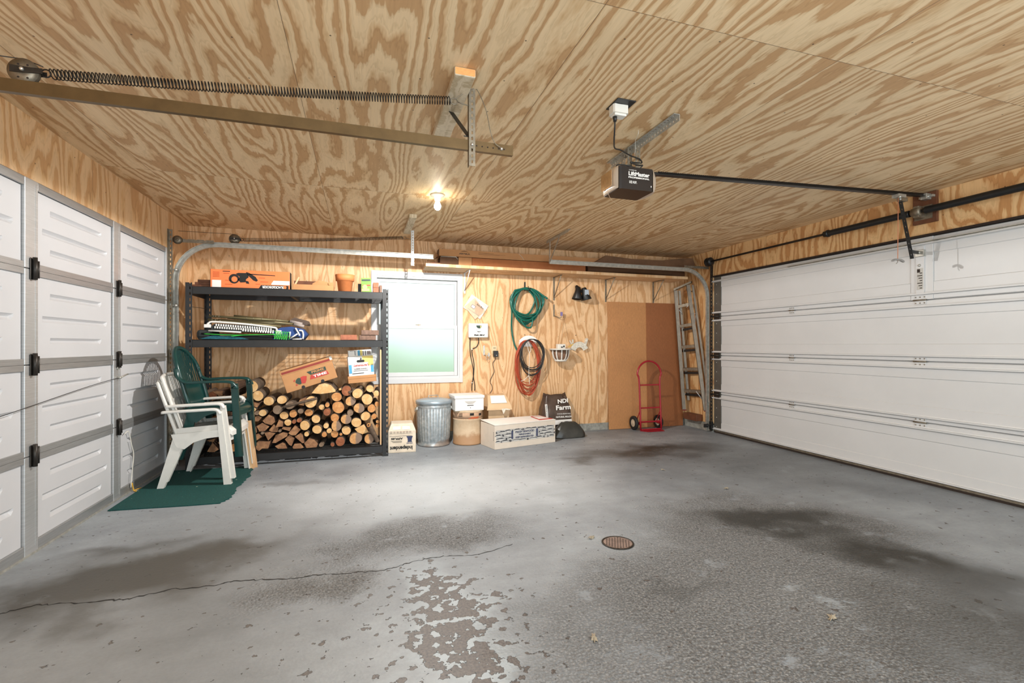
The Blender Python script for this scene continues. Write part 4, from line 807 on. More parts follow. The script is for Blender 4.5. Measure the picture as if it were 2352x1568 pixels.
for (x, z, r, k) in ROUNDS+FILL:
    deep = (x, z, r, k) in FILL
    y = 5.44+random.uniform(-.015, .035)+(.05 if deep else 0)
    o = logobj(rough_round(x, z, r), y, random.uniform(.38, .46), M[kinds[k][0]], M['bark'], random.uniform(-.02, .03), random.uniform(-.006, .01))
    row = {'low': 'lowest rows', 'middle': 'middle rows', 'top': 'top rows'}[height_word(z)]
    tag(o, '%s firewood log, %s, %s %s' % (size_word(r), kinds[k][1], row, side_word(x)), 'firewood', GRP)
for i, pl in enumerate(POLYS):
    cx = sum(p[0] for p in pl)/len(pl); cz = sum(p[1] for p in pl)/len(pl); dense = []
    for a, b in zip(pl, pl[1:]+pl[:1]): dense += [a, ((a[0]+b[0])/2+random.uniform(-.002, .002), (a[1]+b[1])/2+random.uniform(-.002, .002))]
    if len(dense) > 8: dense = pl if len(pl) <= 8 else pl[::2]
    o = logobj(dense, 5.445+random.uniform(-.01, .03), random.uniform(.36, .44), M['c_split'] if i != 19 else M['c_pale'], M['barkd'], random.uniform(-.01, .02), 0)
    row = {'low': 'lowest rows', 'middle': 'middle rows', 'top': 'top rows'}[height_word(cz)]
    lab_ = 'split wedge of reddish firewood, %s %s' % (row, side_word(cx)) if i != 19 else 'pale triangular split log under the round logs at lower right'
    tag(o, lab_, 'firewood', GRP)
o = logobj(HALF, 5.43, .42, M['c_pale'], M['bark']); tag(o, 'big pale half-round log on top of the pile under the fruit box', 'firewood', GRP)
m = MB(); m.tube(smooth([(.083, 5.42, .35), (.10, 5.415, .31), (.135, 5.41, .24), (.175, 5.41, .155)], 5), .031, 0, 12, scale=[1, 1, .98, .95, .93, .9, .9, .88, .85, .85, .82, .8, .78, .75, .72, .7]); b_ = tag(m.build('firewood_branch', M['bark']), 'knotty branch leaning diagonally at the right end of the pile', 'firewood', GRP)
m = MB(); m.cyl((.075, 5.385, .352), (.08, 5.392, .350), .022, 0, 14); m.cyl((.073, 5.384, .353), (.075, 5.386, .352), .009, 1, 10); m.build('cut_end', [M['c_tan'], M['gap']], b_)
m = MB(); m.tube(smooth([(-.77, 5.42, .575), (-.68, 5.40, .60), (-.58, 5.40, .625), (-.45, 5.44, .655)], 5), .014, 0, 8); tag(m.build('firewood_branch', M['bark']), 'thin crooked branch lying across the pile below the fruit box', 'firewood', GRP)
m = MB(); m.tube(smooth([(-.13, 5.45, .70), (-.08, 5.46, .73), (-.03, 5.47, .725), (.0, 5.5, .76)], 5), .017, 0, 8); m.tube([(-.1, 5.44, .73), (-.09, 5.43, .76)], .006, 0, 6); tag(m.build('firewood_branch', M['bark']), 'lichen-speckled branch on top of the pile between the two boxes', 'firewood', GRP)
ORD = ['first', 'second', 'third', 'fourth', 'fifth', 'sixth', 'seventh', 'eighth', 'ninth', 'tenth', 'eleventh', 'twelfth', 'thirteenth', 'fourteenth']
same = {}
for o in list(COL.objects):
    if o.parent is None and o.get('group') == GRP: same.setdefault(o['label'], []).append(o)
for l, os_ in same.items():
    if len(os_) > 1:
        for i, o in enumerate(sorted(os_, key=lambda q: q.location.x)): o['label'] = l+', '+('leftmost' if i == 0 else 'rightmost' if i == len(os_)-1 else ORD[i]+' from left')
# ---- fruit box, tilted on the pile
Mx = Matrix.Translation((-.745, 5.47, .712)) @ Matrix.Rotation(math.radians(6), 4, 'Z') @ Matrix.Rotation(math.radians(-17.2), 4, 'Y')
pb = thing('fruit_box', (-.49, 5.55, .72), 'brown produce carton with red and green pepper print, tilted on the firewood', 'box')
W_, HT, DP = .525, .235, .30
m = MB(Mx); m.bbox(0, W_, 0, DP, 0, HT, .004); m.build('carton', M['card'], pb)
m = MB(Mx); m.bbox(-.004, W_+.004, -.004, DP+.004, HT-.045, HT+.006, .003); lid_ = m.build('lid', M['card'], pb)
m = MB(Mx); m.box(.01, W_-.02, -.0055, -.004, HT-.035, HT-.012); m.box(W_+.004, W_+.0055, .02, DP-.02, HT-.035, HT-.012); m.build('red_band', M['dkred'], lid_)
m = MB(Mx); m.box(W_-.045, W_-.005, -.006, .12, HT+.006, HT+.009); m.box(W_-.02, W_+.006, -.006, -.0045, HT-.03, HT+.008); m.box(W_+.004, W_+.0055, .03, .13, .10, HT-.05); m.build('packing_tape', M['clear'], pb)
m = MB(Mx); m.prism([(.245, -.001, .155), (.44, -.001, .155), (.44, -.001, .115), (.275, -.001, .115)], (0, -.0012, 0), 0); m.prism([(.255, -.001, .066), (.275, -.001, .110), (.44, -.001, .110), (.455, -.001, .066)], (0, -.0012, 0), 1)
m.prism([(.15+.034*math.cos(a)+.004*math.cos(3*a), -.001, .085+.036*math.sin(a)) for a in [i*PI/7 for i in range(14)]], (0, -.0012, 0), 0)
m.prism([(.165, -.0014, .055), (.20, -.0014, .045), (.222, -.0014, .075), (.235, -.0014, .115), (.20, -.0014, .125), (.172, -.0014, .12)], (0, -.0014, 0), 1)
m.prism([(.095, -.001, .105), (.118, -.001, .115), (.105, -.001, .09)], (0, -.0012, 0), 1); m.prism([(.105, -.001, .045), (.13, -.001, .05), (.112, -.001, .065)], (0, -.0012, 0), 1)
m.build('pepper_print', [M['dkgrn'], M['redp']], pb)
R3_ = Mx.to_3x3(); rv, uv = R3_ @ Vector((1, 0, 0)), R3_ @ Vector((0, 0, 1))
text('PRIME', .034, Mx @ Vector((.355, -.003, .135)), rv, uv, M['card'], pb, width=.13, bold=.001)
text('TIME', .034, Mx @ Vector((.365, -.003, .088)), rv, uv, M['wpr'], pb, width=.14, bold=.001)
m = MB(Mx); m.cyl((.17, .002, .012), (.17, -.003, .012), .018, 0, 14); m.cyl((.37, .002, .012), (.37, -.003, .012), .018, 0, 14); m.build('hand_hole', M['ink'], pb)
# ---- beer carton
Mx = Matrix.Translation((-.125, 5.50, .845)) @ Matrix.Rotation(math.radians(4), 4, 'Z') @ Matrix.Rotation(math.radians(-4), 4, 'Y')
bc = thing('beer_carton', (.01, 5.6, .84), 'white yellow and blue beer carton in a cardboard tray on the firewood', 'box')
m = MB(Mx); m.bbox(.0, .268, .0, .2, .03, .245, .003, 0); m.bbox(.01, .258, .04, .2, .245, .312, .003, 0); m.build('carton', M['wpr'], bc)
m = MB(Mx); m.prism([(-.012, -.014, -.045), (.285, -.014, -.045), (.285, -.014, .0), (-.012, -.014, .0)], (0, .22, 0)); m.bbox(-.015, .288, -.017, .21, 0, .03, .003); m.build('tray', M['card'], bc)
m = MB(Mx); m.box(.15, .266, -.0015, 0, .175, .243, 1); m.box(.21, .266, -.0015, 0, .135, .175, 1); m.box(.004, .035, -.0015, 0, .06, .155, 0); m.box(.235, .266, -.0015, 0, .06, .15, 0); m.box(.11, .135, .0385, .04, .25, .31, 0); m.box(.03, .105, .0385, .04, .305, .309, 2); m.box(.08, .086, .0385, .04, .255, .305, 2); m.box(.165, .172, .0385, .04, .25, .30, 2); m.box(.19, .197, .0385, .04, .25, .30, 2); m.box(.21, .25, .0385, .04, .255, .298, 3); m.box(.135, .16, .0385, .04, .25, .31, 1)
m.prism([(.088, -.0018, .19), (.098, -.0018, .203), (.166, -.0018, .203), (.176, -.0018, .19), (.166, -.0018, .177), (.098, -.0018, .177)], (0, -.001, 0), 2); m.prism([(.125, -.0018, .205), (.142, -.0018, .205), (.145, -.0018, .218), (.134, -.0018, .232), (.13, -.0018, .218)], (0, -.001, 0), 2)
m.box(.05, .205, -.0018, 0, .083, .088, 2); m.box(.035, .16, -.0018, 0, .052, .06, 2); m.build('carton_print', [M['bluep'], M['yelp'], M['ink'], M['foam']], bc)
R3_ = Mx.to_3x3(); rv, uv = R3_ @ Vector((1, 0, 0)), R3_ @ Vector((0, 0, 1))
text("Leinenkugel's", .034, Mx @ Vector((.135, -.003, .145)), rv, uv+rv*.0, M['redp'], bc, width=.165, bold=.0008, shear=.35)
text("SUMMER SHANDY", .014, Mx @ Vector((.13, -.003, .105)), rv, uv, M['ink'], bc, width=.14, bold=.0003)
# ---- top shelf
ob = thing('hedge_trimmer_box', (-1.075, 5.52, 1.803), 'long orange power tool carton lying upside down on the top shelf', 'box')
bx0, bx1, by, bz0, bz1 = -1.442, -.716, 5.445, 1.804, 1.985
m = MB(); m.bbox(bx0, bx1, by, by+.14, bz0, bz1, .003); m.build('carton', M['org'], ob)
m = MB(); m.box(bx0-.0015, bx0, by, by+.14, bz0, bz1); m.box(bx1, bx1+.0015, by+.01, by+.13, bz0, bz1); m.build('end_panel', M['ink'], ob)
y = by-.0015; P3 = lambda u, v: (bx0+u*(bx1-bx0), y, bz1-v*(bz1-bz0))
def flat(m, pts, mi=0): m.prism([P3(u, v) for u, v in pts], (0, .0015, 0), mi)
m = MB()
flat(m, [(.60, 1), (.63, .80), (.985, .80), (.985, 1)], 0); flat(m, [(.76, .72), (.79, .53), (1, .53), (1, .76), (.76, .76)], 1); flat(m, [(.02, .6), (.13, .6), (.13, 1), (.02, 1)], 1)
for i in range(4): flat(m, [(.03, .14+.08*i), (.11, .14+.08*i), (.11, .18+.08*i), (.03, .18+.08*i)], 2)
flat(m, [(.15, .08), (.24, .08), (.24, .12), (.15, .12)], 0); flat(m, [(.16, .19), (.23, .19), (.23, .23), (.16, .23)], 2)
for (a, b, c) in ((.18, .58, .07), (.18, .80, .09), (.60, .38, .08), (.62, .60, .1), (.56, .74, .06)): flat(m, [(a, b), (a+c, b), (a+c, b+.04), (a, b+.04)], 2)
m.build('carton_print', [M['ink'], M['wpr'], M['orgd']], ob)
m = MB()
ring = [(.29+.065*math.cos(a), .50+.27*math.sin(a)) for a in [i*2*PI/20 for i in range(20)]]; rin = [(.295+.038*math.cos(a), .52+.16*math.sin(a)) for a in [i*2*PI/20 for i in range(20)]]
for i in range(20): flat(m, [ring[i], ring[(i+1) % 20], rin[(i+1) % 20], rin[i]])
flat(m, [(.31, .22), (.34, .16), (.44, .15), (.47, .22), (.47, .40), (.44, .50), (.43, .68), (.37, .70), (.34, .55), (.36, .38)]); flat(m, [(.44, .13), (.47, .12), (.56, .35), (.59, .55), (.57, .62), (.53, .55), (.48, .35)]); flat(m, [(.43, .58), (.47, .62), (.48, .76), (.44, .74)])
flat(m, [(.48, .18), (.81, .22), (.81, .26), (.48, .24)])
flat(m, [(.44, .10), (.455, .10), (.46, .15), (.445, .15)])
m.build('tool_picture', M['ink'], ob)
m = MB(); m.cyl((bx1-.045, y-.0005, bz0+.018), (bx1-.045, y-.002, bz0+.018), .015, 0, 18); m.build('round_logo', M['org'], ob)
text('BLACK&DECKER', .034, P3(.785, .90), (-1, 0, 0), (0, 0, -1), M['wpr'], ob, width=.205, bold=.0012)
for i in range(3):
    m = MB(); m.bbox(-1.62+.02*i, -1.46+.01*i, 5.50+.02*i, 5.62, 1.804+.028*i, 1.83+.028*i, .003); tag(m.build('wood_strip', M['wood_dk']), 'brown wood strip %s left of the orange carton' % ('lying lowest', 'lying second', 'lying on top')[i], 'wood strip', 'wood strips left of the orange carton')
fb = thing('flat_carton', (-.48, 5.54, 1.803), 'low open cardboard tray between orange carton and flower pot', 'box')
m = MB(); m.bbox(-.682, -.285, 5.44, 5.64, 1.803, 1.862, .002); m.build('tray', M['card'], fb)
m = MB(); m.prism([(-.50, 5.50, 1.862), (-.44, 5.50, 1.90), (-.36, 5.50, 1.885), (-.29, 5.50, 1.862)], (0, .003, .02)); m.prism([(-.30, 5.49, 1.862), (-.34, 5.49, 1.875), (-.29, 5.49, 1.88)], (0, .002, .02)); m.build('flap', M['card'], fb)
m = MB(); m.sweep([(-.67, 5.50, 1.863), (-.63, 5.50, 1.945)], [(-.004, -.008), (.004, -.008), (.004, .008), (-.004, .008)]); tag(m.build('wood_strip', M['lumr']), 'short stick leaning up between orange carton and tray', 'wood strip')
m = MB(); m.box(-.70, -.46, 5.66, 5.69, 1.803, 1.925); tag(m.build('wood_strip', M['wood_dk']), 'dark wood strip behind the open cardboard tray', 'wood strip')
m = MB(); m.lathe([(.068, 1.803), (.085, 1.93), (.097, 1.93), (.103, 1.998), (.092, 1.998), (.085, 1.94), (.06, 1.90)], (-.172, 5.58, 0), 36); tag(m.build('flower_pot', M['pot'], origin=(-.172, 5.58, 1.803)), 'terracotta flower pot on the top shelf', 'flower pot')
gb = thing('fertilizer_box', (.06, 5.55, 1.803), 'small bright green garden product box standing on the top shelf', 'box')
m = MB(Matrix.Translation((.058, 5.55, 1.803)) @ Matrix.Rotation(math.radians(-3), 4, 'Y')); m.bbox(-.052, .052, -.03, .03, .002, .165, .002); m.build('carton', M['grnp'], gb)
m = MB(Matrix.Translation((.058, 5.55, 1.803)) @ Matrix.Rotation(math.radians(-3), 4, 'Y')); m.box(-.05, .03, -.0315, -.03, .02, .045, 0); m.box(-.04, .045, -.0315, -.03, .075, .09, 1); m.cyl((-.015, -.03, .065), (-.015, -.032, .065), .025, 0, 14); m.box(-.046, .046, -.0313, -.03, .13, .15, 2); m.build('carton_print', [M['yelp'], M['redp'], M['dkgrn']], gb)
m = MB(); m.bbox(-.035, .0, 5.60, 5.66, 1.803, 1.91, .003); tag(m.build('small_box', M['pblk']), 'small black box behind the green garden product box', 'box')
for i in range(2): m = MB(); m.bbox(.125, .185, 5.47, 5.67, 1.804+i*.056, 1.859+i*.056, .004); tag(m.build('brick', M['brick']), 'red brick on the top shelf right of the green box, %s of two' % ('lower', 'upper')[i], 'brick', 'bricks on the top shelf')
m = MB(); m.bbox(.192, .222, 5.50, 5.68, 1.804, 1.89, .004); tag(m.build('brick', M['brickd']), 'grey-brown brick standing against the right post of the top shelf', 'brick')
# ---- middle shelf
for (x0, x1, z0, z1, y0, k, l) in ((-.215, -.045, 1.276, 1.332, 5.45, 'brick', 'single red brick on the middle shelf left of the brick pair'), (-.02, .155, 1.276, 1.330, 5.47, 'brickd', 'grey-brown brick under another at the right of the middle shelf'), (.0, .185, 1.331, 1.385, 5.46, 'brickd', 'brown brick lying on another at the right of the middle shelf')):
    m = MB(); m.bbox(x0, x1, y0, y0+.09, z0, z1, .004); tag(m.build('brick', M[k]), l, 'brick', 'bricks on the middle shelf')
def folded(name, loc, label, grp='folded chairs on the middle shelf'): return thing(name, loc, label, 'folding chair', grp)
c1 = folded('folding_chair', (-1.0, 5.55, 1.276), 'dark folded chair with teal mesh lying at the bottom of the pile')
m = MB(); m.bbox(-1.56, -.62, 5.46, 5.86, 1.277, 1.315, .014); m.bbox(-1.57, -1.44, 5.45, 5.80, 1.28, 1.375, .03); m.build('seat_fabric', M['dkfab'], c1)
m = MB(); m.prism([(-1.53, 5.435, 1.283), (-1.10, 5.435, 1.279), (-1.15, 5.435, 1.296), (-1.25, 5.435, 1.312), (-1.42, 5.435, 1.318)], (0, .03, 0)); m.build('mesh_pocket', M['teal'], c1)
m = MB(); m.tube([(-1.52, 5.45, 1.335), (-.62, 5.45, 1.30)], .009, 0, 8); m.tube([(-1.50, 5.60, 1.335), (-.60, 5.60, 1.31)], .009, 0, 8); m.build('frame', M['pblk'], c1)
c2 = folded('folding_chair', (-.72, 5.6, 1.276), 'blue folded camp chair bundle with pale straps at the right end of the pile')
m = MB(); m.prism([(-.88, 5.46, 1.28), (-.60, 5.46, 1.28), (-.56, 5.46, 1.34), (-.60, 5.46, 1.395), (-.70, 5.46, 1.415), (-.80, 5.46, 1.405), (-.87, 5.46, 1.36)], (0, .34, 0), 0, True); m.build('seat_fabric', M['blue'], c2)
m = MB(); m.tube(smooth([(-.66, 5.445, 1.40), (-.63, 5.44, 1.345), (-.62, 5.44, 1.32)], 5), .008, 0, 8); m.tube([(-.71, 5.445, 1.29), (-.64, 5.44, 1.34)], .007, 0, 8); m.tube([(-.72, 5.445, 1.30), (-.71, 5.44, 1.36)], .008, 0, 8); m.tube([(-.69, 5.45, 1.282), (-.60, 5.45, 1.286)], .007, 0, 8); m.tube(smooth([(-.625, 5.45, 1.375), (-.595, 5.45, 1.37), (-.585, 5.45, 1.33), (-.59, 5.45, 1.285)], 5), .008, 0, 8); m.build('strap', M['wpr'], c2)
c3 = folded('folding_chair', (-1.1, 5.55, 1.34), 'folded lawn chair with black and white checked webbing in the pile')
m = MB()
def band(x0, z0, x1, z1, h, n):
    for i in range(n):
        f = i/n; x = x0+(x1-x0)*f; z = z0+(z1-z0)*f; m.bbox(x, x+(x1-x0)/n*.55, 5.452, 5.49, z-h/2, z+h/2, .003)
band(-1.40, 1.425, -.88, 1.388, .022, 24); band(-1.41, 1.400, -.86, 1.365, .022, 26); band(-1.16, 1.372, -.86, 1.350, .022, 13); m.build('white_webbing', M['wpr'], c3)
m = MB(); m.prism([(-1.44, 5.462, 1.41), (-1.40, 5.462, 1.44), (-.86, 5.462, 1.405), (-.84, 5.462, 1.34), (-1.16, 5.462, 1.355), (-1.44, 5.462, 1.37)], (0, .32, 0)); m.build('black_webbing', M['dkfab'], c3)
m = MB(); m.tube(smooth([(-1.48, 5.45, 1.41), (-1.455, 5.45, 1.445), (-1.40, 5.45, 1.455), (-1.15, 5.45, 1.437), (-.90, 5.45, 1.408), (-.845, 5.45, 1.395), (-.84, 5.45, 1.36)], 6), .0095, 0, 8); m.tube([(-1.46, 5.45, 1.365), (-1.17, 5.45, 1.352)], .008, 0, 8); m.bbox(-1.50, -1.44, 5.44, 5.47, 1.395, 1.43, .006); m.bbox(-.845, -.795, 5.44, 5.47, 1.33, 1.375, .006); m.build('frame', M['wpr'], c3)
c4 = folded('folding_chair', (-1.05, 5.6, 1.44), 'olive tube folding chair with grey foam grips, topmost of the pile')
for (a, b, r) in (((-1.47, 5.47, 1.478), (-.80, 5.47, 1.415), .012), ((-1.46, 5.47, 1.513), (-.85, 5.47, 1.482), .011), ((-1.30, 5.49, 1.50), (-.66, 5.49, 1.44), .011), ((-1.25, 5.52, 1.522), (-.72, 5.52, 1.47), .011), ((-1.45, 5.75, 1.49), (-.8, 5.75, 1.45), .011)):
    m = MB(); m.tube([a, b], r, 0, 10); m.build('frame_tube', M['olive'], c4)
for (a, b) in (((-.72, 5.50, 1.473), (-.60, 5.50, 1.445)), ((-.68, 5.48, 1.443), (-.58, 5.48, 1.42))): m = MB(); m.tube([a, b], .016, 0, 12); m.build('foam_grip', M['foam'], c4)
m = MB(); m.prism([(-.72, 5.55, 1.495), (-.68, 5.55, 1.515), (-.56, 5.55, 1.485), (-.545, 5.55, 1.45), (-.56, 5.55, 1.435), (-.66, 5.55, 1.455)], (0, .26, 0)); m.build('seat_fabric', M['brfab'], c4)
m = MB()
for (x, z) in ((-1.42, 1.513), (-1.40, 1.512), (-1.37, 1.511), (-1.12, 1.499), (-1.06, 1.496), (-.98, 1.492), (-1.43, 1.476), (-1.40, 1.473), (-1.36, 1.469), (-1.08, 1.443)): m.sphere((x, 5.457, z), .0035, 0, 6)
m.build('rivet', M['screw'], c4)
gc = thing('green_cord', (-.9, 5.43, 1.276), 'bright green cord coiled along the front edge of the middle shelf', 'cord')
m = MB(); m.tube(smooth([(-1.49, 5.42, 1.332), (-1.2, 5.42, 1.322), (-.85, 5.42, 1.332)], 8), .004, 0, 6); m.tube(smooth([(-1.25, 5.415, 1.31), (-1.1, 5.415, 1.325), (-.85, 5.415, 1.33)], 8), .004, 0, 6)
p = []
for i in range(90): f = i/89; a = f*2*PI*6.5; p.append((-.86+.14*f+.012*math.sin(a*1.0), 5.42+.008*math.cos(a), 1.325-.01*f+.042*math.sin(a+1.2)))
m.tube(p, .003, 0, 6); m.build('cord', M['gcord'], gc)

# ================================================================ CHAIRS
def chair(name, loc, rz, style, label, grp=None):
    T = rot(loc, rz); mt = M['gchair'] if style == 'arch' else M['wchair']; t = thing(name, loc, label, 'chair', grp)
    arch = style == 'arch'; SH = .45; AH = .675 if arch else .652; TOP = 1.0 if arch else .90; hw = .225 if arch else .265
    def add(nm, m, mt_=mt): return m.build(nm, mt_, t)
    # seat: curved slab with rounded front lip
    m = MB(T); top, bot = [], []; nx, ny = 10, 8
    for i in range(nx+1):
        f = i/nx; x = -.20+.43*f; z0 = SH-.028+.035*f-(.05*max(0, (f-.85)/.15)**2); ra, rb = [], []
        for j in range(ny+1):
            g = j/ny*2-1; k = hw*(.86+.12*f)*(1-.10*max(0, (f-.8)/.2)**2); z = z0-.014*(1-g*g)*math.sin(PI*f)
            ra.append(m.v((x+.02*(1-g*g)*f, g*k, z))); rb.append(m.v((x+.02*(1-g*g)*f, g*k, z-.010-(.03 if abs(g) == 1 or i == nx else 0))))
        top.append(ra); bot.append(rb)
    for i in range(nx):
        for j in range(ny): m.f([top[i][j], top[i][j+1], top[i+1][j+1], top[i+1][j]], 0, True); m.f([bot[i][j], bot[i+1][j], bot[i+1][j+1], bot[i][j+1]], 0, True)
        m.f([top[i][0], top[i+1][0], bot[i+1][0], bot[i][0]]); m.f([top[i][ny], bot[i][ny], bot[i+1][ny], top[i+1][ny]])
    for j in range(ny): m.f([top[0][j], bot[0][j], bot[0][j+1], top[0][j+1]]); m.f([top[nx][j], top[nx][j+1], bot[nx][j+1], bot[nx][j]])
    add('seat', m)
    # back
    def bp(s, v):  # s across -1..1, v height
        f = (v-SH)/(TOP-SH); return (-.205-.135*f+.045*s*s*(1-.3*f), s*hw*(1.0 if not arch else 1.0), v)
    m = MB(T); prof = [(-.020, -.007), (.020, -.007), (.020, .007), (-.020, .007)]
    if arch:
        pth = [bp(-.98, SH-.03), bp(-1.02, .60), bp(-1.0, .74)]+[bp(-math.cos(a), .76+(TOP-.78)*math.sin(a)) for a in [PI*i/14 for i in range(15)]][1:-1]+[bp(1.0, .74), bp(1.02, .60), bp(.98, SH-.03)]
    else: pth = [bp(-.97, SH-.03), bp(-1, .68), bp(-.97, TOP-.04), bp(-.90, TOP-.01), bp(-.5, TOP+.004), bp(0, TOP+.008), bp(.5, TOP+.004), bp(.90, TOP-.01), bp(.97, TOP-.04), bp(1, .68), bp(.97, SH-.03)]
    pth = smooth(pth, 3); m.tube(pth, .019 if arch else .014, 0, 10)
    n = 13 if arch else 9
    for i in range(n):
        s = -0.80+1.6*i/(n-1); zt = (.76+(TOP-.80)*math.sqrt(max(0, 1-s*s))) if arch else TOP-.01; zb = .64 if arch else SH
        p = [bp(s, zb+(zt-zb)*k/5) for k in range(6)]; wv = .0075 if arch else .020
        m.sweep(p, [(-.003, -wv), (.003, -wv), (.003, wv), (-.003, wv)], up=(0, 1, 0))
    if arch:
        g = [[m.v((Vector(bp(-1+2*j/10, SH-.03+(.23)*i/4)))) for j in range(11)] for i in range(5)]
        for i in range(4):
            for j in range(10): m.f([g[i][j], g[i][j+1], g[i+1][j+1], g[i+1][j]], 0, True)
        g2 = [[m.v((Vector(bp(-1+2*j/10, SH-.03+(.23)*i/4))-Vector((.008, 0, 0)))) for j in range(11)] for i in range(5)]
        for i in range(4):
            for j in range(10): m.f([g2[i][j], g2[i+1][j], g2[i+1][j+1], g2[i][j+1]], 0, True)
        for i in range(4): m.f([g[i][0], g[i+1][0], g2[i+1][0], g2[i][0]]); m.f([g[i][10], g2[i][10], g2[i+1][10], g[i+1][10]])
        for j in range(10): m.f([g[0][j], g2[0][j], g2[0][j+1], g[0][j+1]]); m.f([g[4][j], g[4][j+1], g2[4][j+1], g2[4][j]])
    else:
        m.sweep(smooth([bp(-.95, .68), bp(0, .68), bp(.95, .68)], 5), [(-.004, -.022), (.004, -.022), (.004, .022), (-.004, .022)])
    add('backrest', m)
    for s in (-1, 1):
        m = MB(T); y = s*(hw+.012)
        rp = [(-.03, -.010), (-.026, .008), (-.012, .013), (.012, .013), (.026, .008), (.03, -.010)]
        if arch: pth = smooth([bp(s*1.0, .80), (-.235, y, .715), (-.17, y, AH), (-.05, y+s*.006, AH+.002), (.10, y+s*.01, AH+.004), (.175, y+s*.01, AH-.004), (.20, y+s*.008, AH-.03), (.205, y, AH-.06)], 5)
        else: pth = smooth([(-.262, y, AH-.012), (-.15, y+s*.004, AH-.006), (.0, y+s*.008, AH), (.13, y+s*.008, AH+.004), (.165, y+s*.008, AH-.008), (.175, y+s*.006, AH-.035)], 5)
        m.sweep(pth, rp, sm=True); add('armrest', m)
        # front leg: tapered angle section from armrest to the floor
        m = MB(T); xt, xb = (.195, .235) if arch else (.165, .235)
        def leg(p0, p1, w0, w1, d0, d1):
            p0, p1 = Vector(p0), Vector(p1); A = []
            for p, w_, d in ((p0, w0, d0), (p1, w1, d1)):
                A.append([m.v(p+Vector(q)) for q in ((-w_/2, 0, 0), (w_/2, 0, 0), (w_/2, -s*d, 0), (w_/2-.006, -s*d, 0), (w_/2-.006, -s*.006, 0), (-w_/2, -s*.006, 0))])
            for j in range(6): m.f([A[0][j], A[0][(j+1) % 6], A[1][(j+1) % 6], A[1][j]])
            m.f(A[0][::-1]); m.f(A[1])
        leg((xt, y, AH-.015), (xb, y+s*.012, 0), .040 if not arch else .055, .058, .03, .045)
        add('front_leg', m)
        m = MB(T); leg((-.13, y-s*.01, SH-.01), (-.275 if not arch else -.235, y+s*.012, 0), .105 if not arch else .085, .05, .025, .035); add('rear_leg', m)
        m = MB(T); pth = [(-.17, y, SH-.02), (-.02, y, SH-.03), (.10, y, SH-.015), (.20, y, SH+.0)]
        m.prism([(-.20, y-s*.004, SH+.0), (.19, y-s*.004, SH+.028), (.20, y-s*.004, SH-.03), (.06, y-s*.004, SH-.045), (-.03, y-s*.004, SH-.075), (-.10, y-s*.004, SH-.13), (-.16, y-s*.004, SH-.11)], (0, s*.005, 0)); add('side_apron', m)
    return t
chair('plastic_chair', (-1.325, 4.985, .008), math.radians(-4), 'slat', 'white slat-back plastic armchair, lower one of the nested white pair', 'stacked plastic chairs on the green mat')
chair('plastic_chair', (-1.300, 4.995, .055), math.radians(-4), 'slat', 'white slat-back plastic armchair nested in the lower white one', 'stacked plastic chairs on the green mat')
chair('plastic_chair', (-1.275, 5.075, .215), math.radians(-3), 'arch', 'dark green round-back plastic armchair stacked on the white chairs', 'stacked plastic chairs on the green mat')
# ---- folded wooden stool legs behind the chairs
for i, (x, y) in enumerate(((-1.035, 5.245), (-1.015, 5.29))):
    m = MB(); m.sweep([(x-.045, y, .47), (x+.01, y, .0)], [(-.012, -.016), (.012, -.016), (.012, .016), (-.012, .016)]); tag(m.build('wooden_stake', M['lumr']), ('cream wooden stake leaning behind the green chair legs, nearer one', 'cream wooden stake leaning behind the green chair legs, farther one')[i], 'wooden stake', 'wooden stakes by the shelving')
# ---- green mat
random.seed(9); pts = [(-1.775, 4.215), (-1.50, 4.19), (-1.25, 4.165), (-1.035, 4.155)]
q0, q1 = Vector((-1.035, 4.155)), Vector((-.985, 4.62)); jag = []
for a, b in (((-1.035, 4.155), (-.99, 4.30)), ((-.99, 4.30), (-1.01, 4.62)), ((-1.01, 4.62), (-.985, 4.95)), ((-.985, 4.95), (-1.03, 5.30))):
    for i in range(9): f = i/9; pts.append((a[0]+(b[0]-a[0])*f+random.uniform(-.014, .014), a[1]+(b[1]-a[1])*f))
pts += [(-1.03, 5.32), (-1.78, 5.36)]
m = MB(); m.prism([(x, y, .0005) for x, y in pts], (0, 0, .007)); tag(m.build('floor_mat', M['mat'], origin=(-1.4, 4.7, 0)), 'ragged dark green carpet mat under the stacked plastic chairs', 'mat')

# ================================================================ THINGS ON THE FLOOR ALONG THE BACK WALL
# apple box
ab = thing('produce_box', (.45, 5.62, 0), 'white printed produce box beside the shelving, its newspaper-style lettering upside down', 'box')
T = Matrix.Translation((.290, 5.512, 0)) @ Matrix.Rotation(math.radians(-3), 4, 'Z')
m = MB(T); w_ = .305
A = [(0, 0), (w_, 0), (w_, .30), (0, .30)]
def ringz(ins, z): return [m.v((x+(ins if x == 0 else -ins), y+(ins if y == 0 else -ins), z)) for x, y in A]
rs = [ringz(.003, .001), ringz(0, .01), ringz(0, .245), ringz(.028, .315), ringz(.036, .325)]
for a, b in zip(rs, rs[1:]):
    for i in range(4): m.f([a[i], a[(i+1) % 4], b[(i+1) % 4], b[i]])
m.f(rs[0][::-1]); m.f(rs[-1]); m.build('carton', mat('off_white_carton', 'dccdb8', .7), ab)
m = MB(T)
m.prism([(.05, .0042, .262), (.135, .0042, .262), (.135, .0145, .298), (.055, .0145, .298)], (0, -.001, 0), 0); m.prism([(.155, .0042, .262), (.245, .0042, .262), (.235, .0145, .298), (.155, .0145, .298)], (0, -.001, 0), 0)
m.box(.015, .26, -.001, 0, .188, .191, 1); m.box(.015, .27, -.001, 0, .215, .2165, 1)
for i in range(3):
    for k in range(7): m.box(.02+.035*k, .045+.035*k, -.001, 0, .222+.009*i, .2245+.009*i, 1 if i < 2 else 2)
